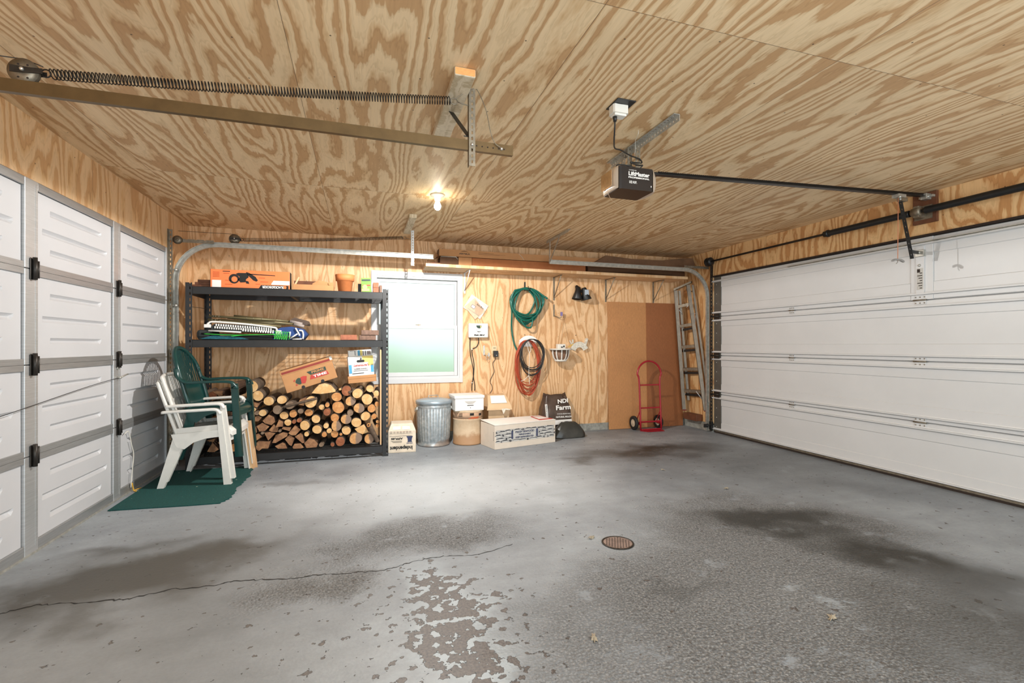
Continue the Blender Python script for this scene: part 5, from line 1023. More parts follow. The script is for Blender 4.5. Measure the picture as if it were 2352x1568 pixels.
m.prism([(.20, -.001, .185), (.272, -.001, .185), (.262, -.001, .16), (.258, -.001, .13), (.265, -.001, .118), (.210, -.001, .118), (.216, -.001, .13), (.213, -.001, .16)], (0, -.0012, 0), 3)
for k in range(4): m.box(.205+.017*k, .214+.017*k, -.001, 0, .096, .113, 3)
for i in range(3): m.box(.03+.01*i, .15, -.001, 0, .132-.008*i, .135-.008*i, 1)
m.build('print', [M['wpr'], M['ink'], M['dkred'], M['inkb']], ab)
R3_ = T.to_3x3(); rv, uv = R3_ @ Vector((-1, 0, 0)), Vector((0, 0, -1))
text('Independent', .058, T @ Vector((.145, -.002, .055)), rv, uv, M['ink'], ab, width=.25, bold=.0022)
text('APPLES', .030, T @ Vector((.095, -.002, .162)), rv, uv, M['ink'], ab, width=.13, bold=.0012)
# trash can
tc = thing('trash_can', (.852, 5.86, 0), 'fluted galvanised steel trash can with a domed lid', 'trash can')
c0 = (.852, 5.86, 0); flute = lambda a, z: 1+(.034*(abs(math.sin(16*a))**.8) if .075 < z < .455 else 0)
m = MB(); m.lathe([(.188, .001), (.196, .004), (.196, .022), (.186, .028), (.188, .05), (.19, .07), (.1895, .08), (.199, .25), (.205, .45), (.207, .465), (.212, .472), (.212, .482), (.207, .488), (.208, .505), (.214, .512), (.214, .52), (.205, .52)], c0, 256, fn=flute); m.build('can_body', M['can'], tc)
m = MB(); m.lathe([(.216, .505), (.218, .505), (.220, .525), (.220, .540), (.212, .548), (.15, .562), (.07, .570), (.01, .572)], c0, 64)
ld = m.build('lid', mat('galvanised_lid', 'a9b6bf', .38, .5, var=.1, vscale=9), tc)
m = MB(); m.tube(smooth([(.785, 5.84, .566), (.785, 5.84, .595), (.80, 5.845, .602), (.89, 5.87, .602), (.905, 5.875, .595), (.905, 5.875, .566)], 4), .005, 0, 8); m.build('lid_handle', M['galv'], ld)
for s in (-1, 1): m = MB(); x = (.852)+s*.207; m.tube(smooth([(x, 5.82, .455), (x+s*.015, 5.82, .44), (x+s*.018, 5.86, .41), (x+s*.015, 5.90, .44), (x, 5.90, .455)], 5), .0045, 0, 8); m.box(x-.01, x+.008, 5.805, 5.83, .44, .47); m.build('side_handle', M['galv'], tc)
# drum
pc = (1.268, 5.815, 0); pl_ = thing('fibre_drum', pc, 'stained tan fibre drum with a torn paper band under the white foam box', 'drum')
m = MB(); m.lathe([(.176, .001), (.184, .004), (.184, .022), (.180, .026), (.181, .2), (.181, .30), (.184, .305), (.184, .315), (.181, .32), (.181, .40), (.185, .405), (.185, .418), (.17, .418)], pc, 56); m.build('drum_body', M['pail'], pl_)
def arcpatch(m, c, r, a0, a1, z0, z1, mi=0, n=12):
    P0 = [[m.v((c[0]+rr*math.cos(a0+(a1-a0)*i/n), c[1]+rr*math.sin(a0+(a1-a0)*i/n), z)) for i in range(n+1)] for rr, z in ((r, z0), (r, z1), (r-.001, z1), (r-.001, z0))]
    for k in range(4):
        A_, B_ = P0[k], P0[(k+1) % 4]
        for i in range(n): m.f([A_[i], A_[i+1], B_[i+1], B_[i]], mi, True)
m = MB(); arcpatch(m, pc, .1825, PI*.95, PI*2.05, .305, .32, 1, 20); arcpatch(m, pc, .1825, PI*.95, PI*2.05, .325, .398, 0, 20); arcpatch(m, pc, .1835, -PI*.52, -PI*.43, .365, .395, 2); arcpatch(m, pc, .1835, -PI*.50, -PI*.30, .335, .345, 3); arcpatch(m, pc, .1835, -PI*.55, -PI*.32, .325, .332, 3)
for k in range(5): arcpatch(m, pc, .1835, -PI*.78+k*.02, -PI*.68, .35+.01*k, .354+.01*k, 2, 4)
arcpatch(m, pc, .1835, -PI*.3, -PI*.2, .355, .385, 2, 5); m.build('paper_band', [mat('drum_label', 'b8967a', .7, var=.2), M['card2'], M['ink'], M['orgd']], pl_)
# white foam cooler box
T = Matrix.Translation((1.078, 5.665, .420)) @ Matrix.Rotation(math.radians(2), 4, 'Z')
cb = thing('foam_box', (1.24, 5.82, .42), 'white foam box with a lid sitting on the tan drum', 'box')
m = MB(T); m.bbox(.005, .365, .005, .33, .0, .155, .005); b_ = m.build('box_body', M['wfoam'], cb)
m = MB(T); m.bbox(-.004, .374, -.004, .34, .150, .185, .006); m.build('lid', M['wfoam'], cb)
m = MB(T); m.prism([(.12, .0045, .115), (.27, .0045, .115), (.225, .0045, .080), (.165, .0045, .080)], (0, -.001, 0), 0); m.box(.155, .235, .0035, .0045, .060, .068, 1); m.cyl((.195, .0045, .035), (.195, .0035, .035), .005, 1, 10); m.build('front_marks', [mat('pale_grey_print', 'bdb9b3', .6), M['ink']], cb)
# tan cooler
tcb = thing('tan_cooler', (1.68, 5.93, 0), 'tan box with sloping lid behind the long fish box', 'box')
m = MB(); m.prism([(1.555, 5.86, .001), (1.815, 5.86, .001), (1.825, 5.85, .40), (1.545, 5.85, .40)], (0, .24, 0)); m.build('box_body', M['tanfoam'], tcb)
m = MB(); a = [(1.515, 5.79, .395), (1.845, 5.79, .395), (1.845, 6.09, .395), (1.515, 6.09, .395)]; b = [(1.53, 5.81, .46), (1.83, 5.81, .46), (1.83, 6.09, .46), (1.53, 6.09, .46)]; c = [(1.555, 5.93, .572), (1.80, 5.93, .572), (1.80, 6.09, .572), (1.555, 6.09, .572)]
rr = [[m.v(p) for p in q] for q in (a, b, c)]
for A_, B_ in zip(rr, rr[1:]):
    for i in range(4): m.f([A_[i], A_[(i+1) % 4], B_[(i+1) % 4], B_[i]])
m.f(rr[0][::-1]); m.f(rr[-1]); m.bbox(1.515, 1.845, 5.785, 5.80, .395, .415, .003); m.build('lid', M['tanfoam'], tcb)
m = MB(); m.prism([(1.575, 5.823, .478), (1.785, 5.823, .478), (1.775, 5.915, .565), (1.585, 5.915, .565)], (0, -.004, .003)); m.build('lid_window', M['wfoam'], tcb, label='pale raised panel on the sloping lid')
m = MB(); m.prism([(1.70, 5.784, .41), (1.76, 5.784, .415), (1.74, 5.784, .36), (1.725, 5.784, .345)], (0, -.002, 0)); m.prism([(1.76, 5.785, .415), (1.82, 5.785, .40), (1.81, 5.785, .39), (1.75, 5.785, .395)], (0, -.002, 0)); m.build('tape', M['clear'], tcb)
# long fish box
ang = math.atan2(5.517-5.318, 2.328-1.482); T = Matrix.Translation((1.482, 5.318, 0)) @ Matrix.Rotation(ang, 4, 'Z'); FW, FD, FH = .869, .36, .288
fx = thing('seafood_box', (1.9, 5.6, 0), 'long white seafood carton printed with blue-grey fish', 'box')
m = MB(T); m.bbox(0, FW, 0, FD, .001, FH-.004, .003); m.build('carton', mat('white_carton', 'ddd0c0', .65, var=.04), fx)
m = MB(T); m.prism([(-.004, -.003, FH-.006), (FW+.004, -.003, FH-.006), (FW+.004, FD+.003, FH-.002), (-.004, FD+.003, FH+.014)], (0, 0, .005)); m.build('lid_flap', M['wpr'], fx)
m = MB(T); m.prism([(.66, .05, FH-.0005), (.86, .045, FH-.001), (.86, .30, FH+.0005), (.70, .31, FH+.0045)], (0, 0, .0045), 0); m.prism([(.685, .095, FH+.0045), (.835, .085, FH+.0042), (.838, .265, FH+.0045), (.71, .275, FH+.0075)], (0, 0, .0015), 1); m.build('red_frame_label', [M['redp'], M['wpr']], fx)
m = MB(T); m.box(.02, FW-.02, -.0012, 0, .075, .222); m.build('print_panel', mat('grey_print_ground', 'b4b2ae', .7, var=.15, vscale=60), fx)
fish_d, fish_b, fish_l = mat('fish_back_ink', '3a3c42', .7), M['inkb'], mat('fish_belly_print', 'cfccc6', .7)
def fish(m, cx, cz, L, h, fl=1, y=-.0012):
    n = 12; top = [(cx+fl*L*(-.5+i/n*.86), cz+h*.5*math.sin(PI*(i/n)**.8)) for i in range(n+1)]; bot = [(cx+fl*L*(-.5+i/n*.86), cz-h*.42*math.sin(PI*(i/n)**.9)) for i in range(n+1)]; mid = [(a[0], cz+.12*h*math.sin(PI*i/n)) for i, a in enumerate(top)]
    m.prism([(a, y, b) for a, b in top]+[(a, y, b) for a, b in mid[::-1]][1:-1], (0, -.0008, 0), 0); m.prism([(a, y, b) for a, b in mid]+[(a, y, b) for a, b in bot[::-1]][1:-1], (0, -.0008, 0), 1)
    tx = cx+fl*L*.36; m.prism([(tx-fl*.01*L, y, cz+.004), (tx+fl*.14*L, y, cz+h*.5), (tx+fl*.10*L, y, cz), (tx+fl*.14*L, y, cz-h*.5), (tx-fl*.01*L, y, cz-.004)], (0, -.0008, 0), 0)
    m.prism([(cx, y, cz+h*.45), (cx+fl*.03*L, y, cz+h*.72), (cx+fl*.1*L, y, cz+h*.4)], (0, -.0008, 0), 0)
    m.cyl((cx-fl*L*.42, y, cz+.004), (cx-fl*L*.42, y-.0012, cz+.004), .003, 0, 6)
m = MB(T)
for (a, b, l, f_) in ((.09, .195, .16, -1), (.19, .205, .12, 1), (.06, .155, .13, 1), (.17, .160, .15, -1), (.09, .115, .16, 1), (.20, .115, .11, -1), (.05, .085, .09, 1), (.15, .088, .12, 1), (.28, .085, .15, -1), (.40, .083, .13, 1), (.52, .085, .15, -1), (.64, .09, .13, 1), (.76, .205, .17, -1), (.66, .20, .12, 1), (.80, .165, .12, 1), (.68, .155, .13, -1), (.78, .125, .17, 1), (.67, .12, .1, 1), (.80, .088, .11, -1), (.32, .205, .13, 1), (.45, .207, .13, -1), (.56, .205, .13, 1)): fish(m, a, b, l, .030, f_)
m.build('fish_print', [fish_d, fish_l], fx)
m = MB(T)
for x in (.235, .59): m.prism([(x-.010, -.0025, .105), (x+.010, -.0025, .105), (x+.010, -.0025, .188), (x+.014, -.0025, .188), (x, -.0025, .205), (x-.014, -.0025, .188), (x-.010, -.0025, .188)], (0, -.001, 0))
m.build('arrow_print', M['inkb'], fx)
m = MB(T); m.box(.26, .565, -.0024, -.001, .095, .195); m.build('text_ground', mat('pale_print_ground', 'c5c2bc', .7), fx)
R3_ = T.to_3x3(); rv, uv = R3_ @ Vector((1, 0, 0)), Vector((0, 0, 1))
for s, z, h_, wd in (('FRESH SEAFOOD', .180, .034, .27), ('PERISHABLE', .148, .022, .17), ('KEEP REFRIGERATED', .116, .026, .26)): text(s, h_, T @ Vector((.41, -.0032, z)), rv, uv, M['inkb'], fx, width=wd, bold=.0008, shear=.15)
m = MB(T)
for k in range(6): m.box(-.0012, 0, .02, .035, .10+.018*k, .112+.018*k)
m.build('side_print', M['foam'], fx)
# mulch bags
def baggy(name, c, sx_, sy_, sz, mt, seed, lean=0, crown=True):
    m = MB(); n, k = 48, 20; rings = []; rnd = random.Random(seed); ph = [rnd.uniform(0, 6) for _ in range(8)]
    for j in range(k+1):
        f = j/k; ring = []
        if crown: prof = (.90+.10*math.sin(PI*min(1, f*1.3)))*(1-.16*max(0, (f-.72)/.28)); py = 1-.62*max(0, (f-.55)/.45)**1.4
        else: prof = math.cos(f*PI*.44)**.55; py = prof
        if j == 0: prof *= .93
        for i in range(n):
            a = 2*PI*i/n; ca, sa = math.cos(a), math.sin(a); q = .38 if crown else .6
            x = sx_*(abs(ca)**q)*(1 if ca > 0 else -1); y = sy_*(abs(sa)**q)*(1 if sa > 0 else -1)
            g = (.25+.75*f) if crown else .6
            wr = 1+g*(.018*math.sin(7*a+ph[0]+f*5)+.022*math.sin(11*a+ph[1]-f*8)+.012*math.sin(19*a+ph[2]+f*21))
            zz = sz*f+((.022*math.sin(3*a+ph[3])+.014*math.sin(8*a+ph[4])) if crown else .006*math.sin(6*a+ph[3]))*max(0, (f-.7)/.3)
            ring.append(m.v((c[0]+x*wr*prof, c[1]+y*wr*py+lean*zz, c[2]+max(0, zz))))
        rings.append(ring)
    for A_, B_ in zip(rings, rings[1:]):
        for i in range(n): m.f([A_[i], A_[(i+1) % n], B_[(i+1) % n], B_[i]], 0, True)
    m.f(rings[0][::-1])
    if crown:
        cc = m.v((c[0], c[1]+lean*sz, c[2]+sz*.93))
        for i in range(n): m.f([rings[-1][i], rings[-1][(i+1) % n], cc], 0, True)
    else: m.f(rings[-1])
    return m.build(name, mt)
b1 = baggy('mulch_bag', (2.525, 5.99, .001), .215, .11, .535, M['bag'], 4, .04); tag(b1, 'tall dark brown plastic mulch bag with white lettering', 'bag')
WL[b1] = b1.location.copy()
yb = 5.873
text('NDI', .075, (2.60, yb+.030, .462), (1, .02, .08), (0, .25, 1), M['wpr'], b1, width=.15, bold=.002)
text('Farm', .085, (2.60, yb+.012, .378), (1, 0, .04), (0, .14, 1), M['wpr'], b1, width=.215, bold=.0025)
text('COCOA BEAN HULL', .026, (2.605, yb+.001, .295), (1, 0, 0), (0, .06, 1), M['wpr'], b1, width=.20)
text('NATURAL MULCH', .032, (2.60, yb-.003, .255), (1, 0, 0), (0, .06, 1), M['wpr'], b1, width=.225, bold=.001)
m = MB(); m.prism([(2.335, yb+.008, .43), (2.365, yb+.008, .43), (2.375, yb-.004, .26), (2.348, yb-.004, .26)], (0, .012, 0)); m.prism([(2.42, yb-.006, .215), (2.715, yb-.006, .22), (2.72, yb-.006, .165), (2.42, yb-.006, .15)], (0, .008, 0)); pr_ = m.build('bag_print', M['wpr'], b1)
text('LOCATION', .024, (2.355, yb+.000, .345), (-.05, .06, 1), (-1, 0, 0), M['ink'], b1, width=.15)
b2 = baggy('soil_bag', (2.62, 5.745, .001), .225, .078, .20, M['bagd'], 8, .1, False); tag(b2, 'slumped black plastic bag on the floor before the mulch bag', 'bag')
# ---- leaning sheets
def sheet(x0, x1, y0, mt, label, h=1.845):
    m = MB(Matrix.Translation((0, y0, .004)) @ Matrix.Rotation(math.radians(-1.2), 4, 'X')); m.bbox(x0, x1, -.008, 0, 0, h, .001); return tag(m.build('plywood_sheet', mt), label, 'board', 'boards leaning on the back wall')
sheet(3.40, 4.22, 6.084, M['hbA'], 'lighter brown hardboard sheet leaning on the back wall'); sheet(4.035, 4.655, 6.073, M['hbB'], 'darker reddish hardboard sheet leaning in the corner behind the dolly')
# ---- hand truck
ht = thing('hand_truck', (3.94, 5.88, 0), 'red steel hand truck with black tyres before the hardboard sheets', 'hand truck')
xa, xb = 3.775, 4.115
def yl(z): return 5.845+.055*z
m = MB(); pts = [(xa, yl(.02), .02), (xa, yl(.68), .68)]+[((xa+xb)/2-.195*math.cos(a), yl(.80+.19*math.sin(a)), .80+.19*math.sin(a)) for a in [PI*i/14 for i in range(15)]]+[(xb, yl(.68), .68), (xb, yl(.02), .02)]
m.tube(smooth(pts, 4), .0125, 0, 12); m.build('frame', M['red'], ht)
for z in (.65, .325, .13, .02): m = MB(); m.bbox(xa, xb, yl(z)-.006, yl(z)+.006, z-.010, z+.010, .003); m.build('cross_bar', M['red'], ht)
m = MB(); m.prism([(xa-.01, yl(0)+.005, .003), (xb+.02, yl(0)+.005, .003), (xb-.02, 5.74, .003), (xa+.06, 5.74, .003)], (0, 0, .006)); m.build('toe_plate', M['red'], ht)
for x in (xa-.035, xb+.035):
    m = MB(); m.lathe([(.055, x-.018), (.085, x-.022), (.098, x-.014), (.101, x), (.098, x+.014), (.085, x+.022), (.055, x+.018), (.055, x-.018)], (0, 5.965, .102), 32, axis='x', cap=False); wh = m.build('wheel', M['rubber'], ht)
    m = MB(); m.lathe([(.012, x-.026), (.02, x-.022), (.05, x-.012), (.058, x-.018), (.058, x+.018), (.05, x+.012), (.02, x+.022), (.012, x+.026)], (0, 5.965, .102), 24, axis='x'); m.build('wheel_hub', M['hubm'], wh)
m = MB(); m.cyl((xa-.06, 5.965, .102), (xb+.06, 5.965, .102), .008, 0, 10)
for x in (xa, xb): m.bbox(x-.004, x+.004, 5.85, 5.975, .085, .12, .002); m.tube([(x, yl(.30), .30), (x, 5.965, .105)], .006, 0, 8)
m.build('axle_bracket', M['red'], ht)
# ---- step ladder, hung on the right wall
la = thing('step_ladder', (4.6, 5.82, .25), 'folded aluminium step ladder hanging on the right wall in the corner', 'ladder')
LT, LB, RT, RB = Vector((4.455, 6.01, 2.035)), Vector((4.585, 5.985, .255)), Vector((4.555, 5.855, 2.105)), Vector((4.655, 5.605, .285))
def chan(m, p0, p1, w_=.068, d=.026, flip=1, yv=(1, 0, 0)):
    # C channel rail, wide face toward the camera
    p0, p1 = Vector(p0), Vector(p1); r = Vector((.80, -.60, 0))*flip; n = Vector((-.35, -.94, 0)); A = []
    pf = [(0, 0), (w_, 0), (w_, -d), (w_-.004, -d), (w_-.004, -.004), (.004, -.004), (.004, -d), (0, -d)]
    for p in (p0, p1): A.append([m.v(p+r*a+n*(-b if False else b)*1) for a, b in pf])
    for j in range(8): m.f([A[0][j], A[0][(j+1) % 8], A[1][(j+1) % 8], A[1][j]])
    m.f(A[0][::-1]); m.f(A[1])
for p0, p1 in ((LT, LB), (RT, RB)): m = MB(); chan(m, p0, p1, .047); m.build('front_rail', M['ladd'], la)
off = Vector((.045, -.03, -.02)); o2 = Vector((.05, .02, .02))
m = MB(); chan(m, LT+Vector((.066, -.01, 0)), LB+Vector((.075, -.015, .14)), .032, .02); m.build('rear_rail', M['ladd'], la)
m = MB(); chan(m, RT+Vector((.068, -.03, 0)), RB+Vector((.028, -.055, .12)), .026, .014); m.build('rear_rail', M['ladd'], la)
for i, f in enumerate((.135, .30, .475, .66, .84)):
    a = LT.lerp(LB, f)+Vector((.03, -.02, 0)); b = RT.lerp(RB, f)+Vector((.03, 0, 0)); b.z = a.z+.035-.03*f
    m = MB(); d = (b-a); n = Vector((-d.y, d.x, 0)).normalized()*-1
    m.prism([a+Vector((0, 0, -.022)), b+Vector((0, 0, -.022)), b+Vector((0, 0, .022)), a+Vector((0, 0, .022))], n*-.004+Vector((.0, .004, 0))); m.prism([a+Vector((0, 0, .018)), b+Vector((0, 0, .018)), b+Vector((.04, .03, .018)), a+Vector((.04, .03, .018))], (0, 0, .004))
    m.build('step', M['galvd'], la)
    if i in (1, 2, 3, 4):
        m = MB(); a2, b2 = a+Vector((.05, .03, -.075)), b+Vector((.02, .035, -.075)); m.prism([a2, b2, b2+Vector((0, 0, .035)), a2+Vector((0, 0, .035))], (.004, .004, 0)); m.build('rear_brace', M['dark'], la)
m = MB(); a, b = LT+Vector((-.01, 0, 0)), RT+Vector((.06, -.02, .03)); m.prism([a, b, b+Vector((.04, .02, 0)), a+Vector((.05, .03, 0))], (0, 0, .028)); m.build('top_cap', M['galvd'], la)
a, b = LT.lerp(LB, .15), RT.lerp(RB, .15); a2, b2 = LT.lerp(LB, .85), RT.lerp(RB, .85); c_ = RT.lerp(RB, .23)
for pts, r in (([a+Vector((.05, -.02, -.02)), a+Vector((.10, -.04, -.09))], .006), ([b+Vector((0, 0, -.01)), b+Vector((-.03, .02, -.06))], .006), ([a2+Vector((.02, 0, -.10)), a2+Vector((.06, -.02, -.02))], .006), ([b2+Vector((.02, 0, -.12)), b2+Vector((-.05, .05, .0))], .006), ([c_+Vector((.03, -.01, 0)), c_+Vector((.07, -.03, -.01)), c_+Vector((.06, -.02, -.16))], .005)):
    m = MB(); m.tube(pts, r, 0, 6); m.build('brace', M['alu'], la)
for p in (LB, RB): m = MB(); q = p+Vector((.025, -.02, -.008)); m.bbox(q.x-.022, q.x+.022, q.y-.012, q.y+.02, q.z-.004, q.z+.012, .003); m.build('foot', mat('ladder_foot', '7a3030', .6) , la)
m = MB(); m.cyl((4.60, 5.90, 2.02), (XR, 5.90, 2.02), .006, 0, 8); m.tube([(4.60, 5.90, 2.02), (4.585, 5.90, 2.05)], .006, 0, 8); tag(m.build('wall_hook', M['galvd']), 'steel hook on the right wall carrying the ladder', 'hook')
m = MB(); m.bbox(4.60, XR-.013, 5.70, 5.985, .122, .215, .004); tag(m.build('wood_offcut', M['wood_dk']), 'short brown wood offcut on the concrete curb below the ladder', 'wood block')

# ================================================================ WALL SHELF AND WHAT IT CARRIES
ws = thing('wall_shelf', (2.6, 5.93, 2.16), 'long pine wall shelf on metal brackets above the window and hose', 'shelf')
for (y0, y1, x0) in ((5.735, 5.925, .738), (5.932, 6.125, .742)): m = MB(); m.bbox(x0, 4.485, y0, y1, 2.168, 2.206, .003); m.build('plank', M['lumr'], ws)
for i, x in enumerate((1.296, 2.564, 3.375, 4.172)):
    zb = 1.90 if i == 0 else 1.845; mt = M['white'] if i == 0 else M['galvd']; yf = 5.80 if i == 0 else 5.86
    m = MB(); m.bbox(x-.012, x+.012, YB-.006, YB-.001, zb, 2.166, .001); m.bbox(x-.012, x+.012, yf, YB-.001, 2.160, 2.166, .001); m.tube([(x, YB-.008, zb+.035), (x, yf+.015, 2.158)], .006, 0, 8); m.build('bracket', mt, ws)
def openbox(name, x0, x1, y0, y1, z0, z1, mt, label):
    t = thing(name, ((x0+x1)/2, (y0+y1)/2, z0), label, 'box'); m = MB(); th = .004
    m.box(x0, x1, y0, y1, z0, z0+th); m.box(x0, x1, y0, y1, z1-th, z1); m.box(x0, x1, y0, y0+th, z0+th, z1-th); m.box(x0, x1, y1-th, y1, z0+th, z1-th); m.box(x0+.06, x0+.064, y0+th, y1-th, z0+th, z1-th); m.build('carton', mt, t); return t
lb = openbox('long_carton', .92, 4.60, 5.87, 6.03, 2.330, 2.415, M['card'], 'very long flat cardboard carton lying on top on the wall shelf'); 
m = MB(); m.prism([(.92, 5.87, 2.33), (.92, 5.87, 2.415), (.895, 5.85, 2.39), (.885, 5.84, 2.345)], (0, .004, 0)); m.prism([(.92, 5.88, 2.33), (.92, 6.02, 2.33), (.88, 6.0, 2.30), (.88, 5.9, 2.30)], (0, 0, .003)); m.build('flap', M['cardd'], lb)
text('ARTIKA', .026, (1.24, 5.8685, 2.368), (1, 0, 0), (0, 0, 1), M['ink'], lb, width=.14, bold=.0005)
m = MB(); m.prism([(1.18, 5.869, 2.388), (1.21, 5.869, 2.400), (1.24, 5.869, 2.407), (1.27, 5.869, 2.400), (1.30, 5.869, 2.388), (1.27, 5.869, 2.395), (1.24, 5.869, 2.400), (1.21, 5.869, 2.395)], (0, -.001, 0)); m.box(1.42, 1.62, 5.869, 5.87, 2.392, 2.395); m.box(1.42, 1.78, 5.869, 5.87, 2.380, 2.382); m.box(1.42, 1.70, 5.869, 5.87, 2.371, 2.373); m.build('carton_print', M['cardd'], lb)
m = MB(); m.tube(smooth([(1.96, 5.866, 2.412), (2.0, 5.864, 2.375), (2.03, 5.866, 2.335)], 4), .002, 0, 5); m.build('string', M['rope'], lb)
c2_ = openbox('long_carton', .93, 1.16, 5.86, 6.04, 2.207, 2.318, M['cardd'], 'dark open-ended carton at the left end of the wall shelf')
m = MB(); m.tube([(.94, 5.855, 2.318), (1.13, 5.855, 2.322), (1.15, 5.855, 2.29)], .006, 0, 6); m.build('metal_edge', M['galv'], c2_)
m = MB(); m.bbox(1.162, 1.33, 5.85, 6.04, 2.207, 2.322, .003); tag(m.build('carton', M['card']), 'short tan carton on the wall shelf near its left end', 'box')
m = MB(); m.bbox(1.335, 2.92, 5.86, 6.06, 2.207, 2.322, .003); tag(m.build('long_carton', M['card2']), 'reddish brown long carton in the middle of the wall shelf', 'box')
random.seed(13)
def roll(x0, x1, y, z, r, mt, label, wv=.0):
    m = MB(); pts = [(x0+(x1-x0)*i/16, y+random.uniform(-wv, wv), z+random.uniform(-wv, wv)+(.025*math.sin(PI*i/16) if wv else 0)) for i in range(17)]; m.tube(pts, r, 0, 14, scale=[1+random.uniform(-.12, .12) for _ in pts]); return tag(m.build('paper_roll', mt), label, 'paper roll')
roll(2.95, 4.52, 5.90, 2.262, .052, M['cardd'], 'dark brown paper roll on the right half of the wall shelf', .003); roll(3.0, 4.62, 6.02, 2.262, .048, M['bkraft'], 'crumpled kraft paper roll at the back right of the wall shelf', .004)
m = MB(); pts = [(3.0, 2.33), (3.2, 2.45), (3.6, 2.425), (4.1, 2.43), (4.4, 2.475), (4.62, 2.49), (4.66, 2.40), (4.60, 2.335)]; m.prism([(x, 5.80, z) for x, z in pts], (0, .055, 0)); tag(m.build('long_carton', M['bkraft']), 'crushed dark cardboard at the right end over the wall shelf', 'cardboard')
m = MB(); m.bbox(.76, .92, 5.76, 5.80, 2.207, 2.222, .002); tag(m.build('wood_strip', M['wood_dk']), 'little dark stick on the left tip of the wall shelf', 'wood strip')

# ================================================================ THINGS ON THE BACK WALL
def hook(x, z, y0, label, mt=None, L=.09, strip=.10):
    m = MB(); m.bbox(x-.010, x+.010, YB-.004, YB, z-.02, z+strip, .001); m.tube([(x, YB-.003, z), (x, y0, z-.005), (x, y0-.008, z+.025)], .005, 0, 8); return tag(m.build('wall_hook', mt or M['pblk']), label, 'hook')
hook(2.135, 1.985, 5.99, 'black steel strip hook holding the green hose')
random.seed(31)
gh = thing('garden_hose', (2.15, 6.05, 1.5), 'coiled dark green garden hose on the back wall', 'hose')
m = MB(); pts = []; N = 9
for k in range(N):
    rx, rz = .155+.085*((k*5) % N)/N, .175+.075*((k*4) % N)/N; cx, cz = 2.135+random.uniform(-.03, .035), 1.985-rz+random.uniform(-.004, .004); yy = 6.095-.011*k
    for i in range(28):
        a = PI/2+2*PI*i/28*1.0; pts.append((cx+rx*math.cos(a)+.012*math.sin(3*a+k), yy-.004*math.sin(2*a), cz+rz*math.sin(a)))
pts += [(1.95, 6.0, 1.95), (1.90, 6.01, 1.80), (1.925, 6.05, 1.66), (1.93, 6.09, 1.50), (1.945, 6.10, 1.36), (1.975, 6.09, 1.22), (2.01, 6.07, 1.14)]
m.tube(smooth(pts, 2), .0115, 0, 8); m.build('hose', M['hose'], gh)
m = MB(); m.tube(smooth([(2.03, 6.0, 1.56), (2.08, 6.0, 1.49), (2.13, 6.0, 1.455), (2.18, 6.0, 1.465), (2.20, 6.0, 1.54), (2.21, 6.02, 1.60)], 6), .0115, 0, 8); m.build('hose_loop', M['hose'], gh); m = MB(); m.tube(smooth([(2.15, 6.02, 1.985), (2.25, 6.02, 1.96), (2.33, 6.01, 1.91), (2.38, 5.99, 1.87)], 6), .0115, 0, 8); m.cyl((2.38, 5.99, 1.872), (2.41, 5.985, 1.85), .014, 0, 10); m.build('hose_end', M['hose'], gh)
m = MB(); m.tube([(2.155, 6.0, 1.955), (2.16, 5.985, 1.985), (2.165, 6.03, 1.99)], .008, 0, 6); m.build('hose_tie', M['pblk'], gh)
# cord holder bracket with the cords
ch = thing('cord_hanger', (2.17, 6.08, 1.27), 'white curved saddle bracket holding extension cords on the back wall', 'hanger')
m = MB(); path = [(2.17+.135*math.cos(a), 6.07, 1.15+.155*math.sin(a)) for a in [PI*.22+PI*.56*i/12 for i in range(13)]]; m.sweep(path, [(-.045, -.004), (.045, -.004), (.045, .004), (-.045, .004)], up=(0, 1, 0)); m.bbox(2.05, 2.30, YB-.006, YB, 1.20, 1.27, .003); m.build('saddle', M['wpr'], ch)
def loops(name, mt, n, cx, top, rx, rz, y, label, seed, r=.0055, jit=.02, cat='extension cord'):
    rnd = random.Random(seed); pts = []
    for k in range(n):
        ax, az = rx*rnd.uniform(.86, 1.06), rz*rnd.uniform(.82, 1.08); x0 = cx+rnd.uniform(-jit, jit); yy = y-.004*k
        for i in range(22):
            a = PI/2+2*PI*i/22; pts.append((x0+ax*math.cos(a)+.008*math.sin(2*a+k), yy+.006*math.sin(a*3+k), top-az+az*math.sin(a)))
    m = MB(); m.tube(smooth(pts, 2), r, 0, 6); return tag(m.build(name, mt), label, cat)
loops('extension_lead', M['cordo'], 13, 2.155, 1.285, .165, .35, 6.085, 'long orange extension cord hanging in tall loops under the black cord', 5, .0052, .02)
loops('extension_lead', M['cordb'], 8, 2.19, 1.30, .165, .235, 6.005, 'black extension cord coiled over the orange one on the wall', 6, .0060, .014)
m = MB(); m.tube(smooth([(2.13, 5.985, 1.27), (2.17, 5.985, 1.18), (2.15, 5.985, 1.12), (2.12, 5.985, 1.20), (2.10, 5.985, 1.26)], 6), .0035, 0, 6); m.tube(smooth([(2.15, 5.985, 1.12), (2.145, 5.98, 1.0), (2.14, 5.98, .85), (2.15, 5.985, .70)], 6), .0035, 0, 6); m.tube(smooth([(2.15, 5.985, .82), (2.08, 5.985, .76), (2.03, 5.985, .74)], 5), .0035, 0, 6); tag(m.build('rope', M['rope']), 'thin white rope hanging through the extension cord loops', 'rope')
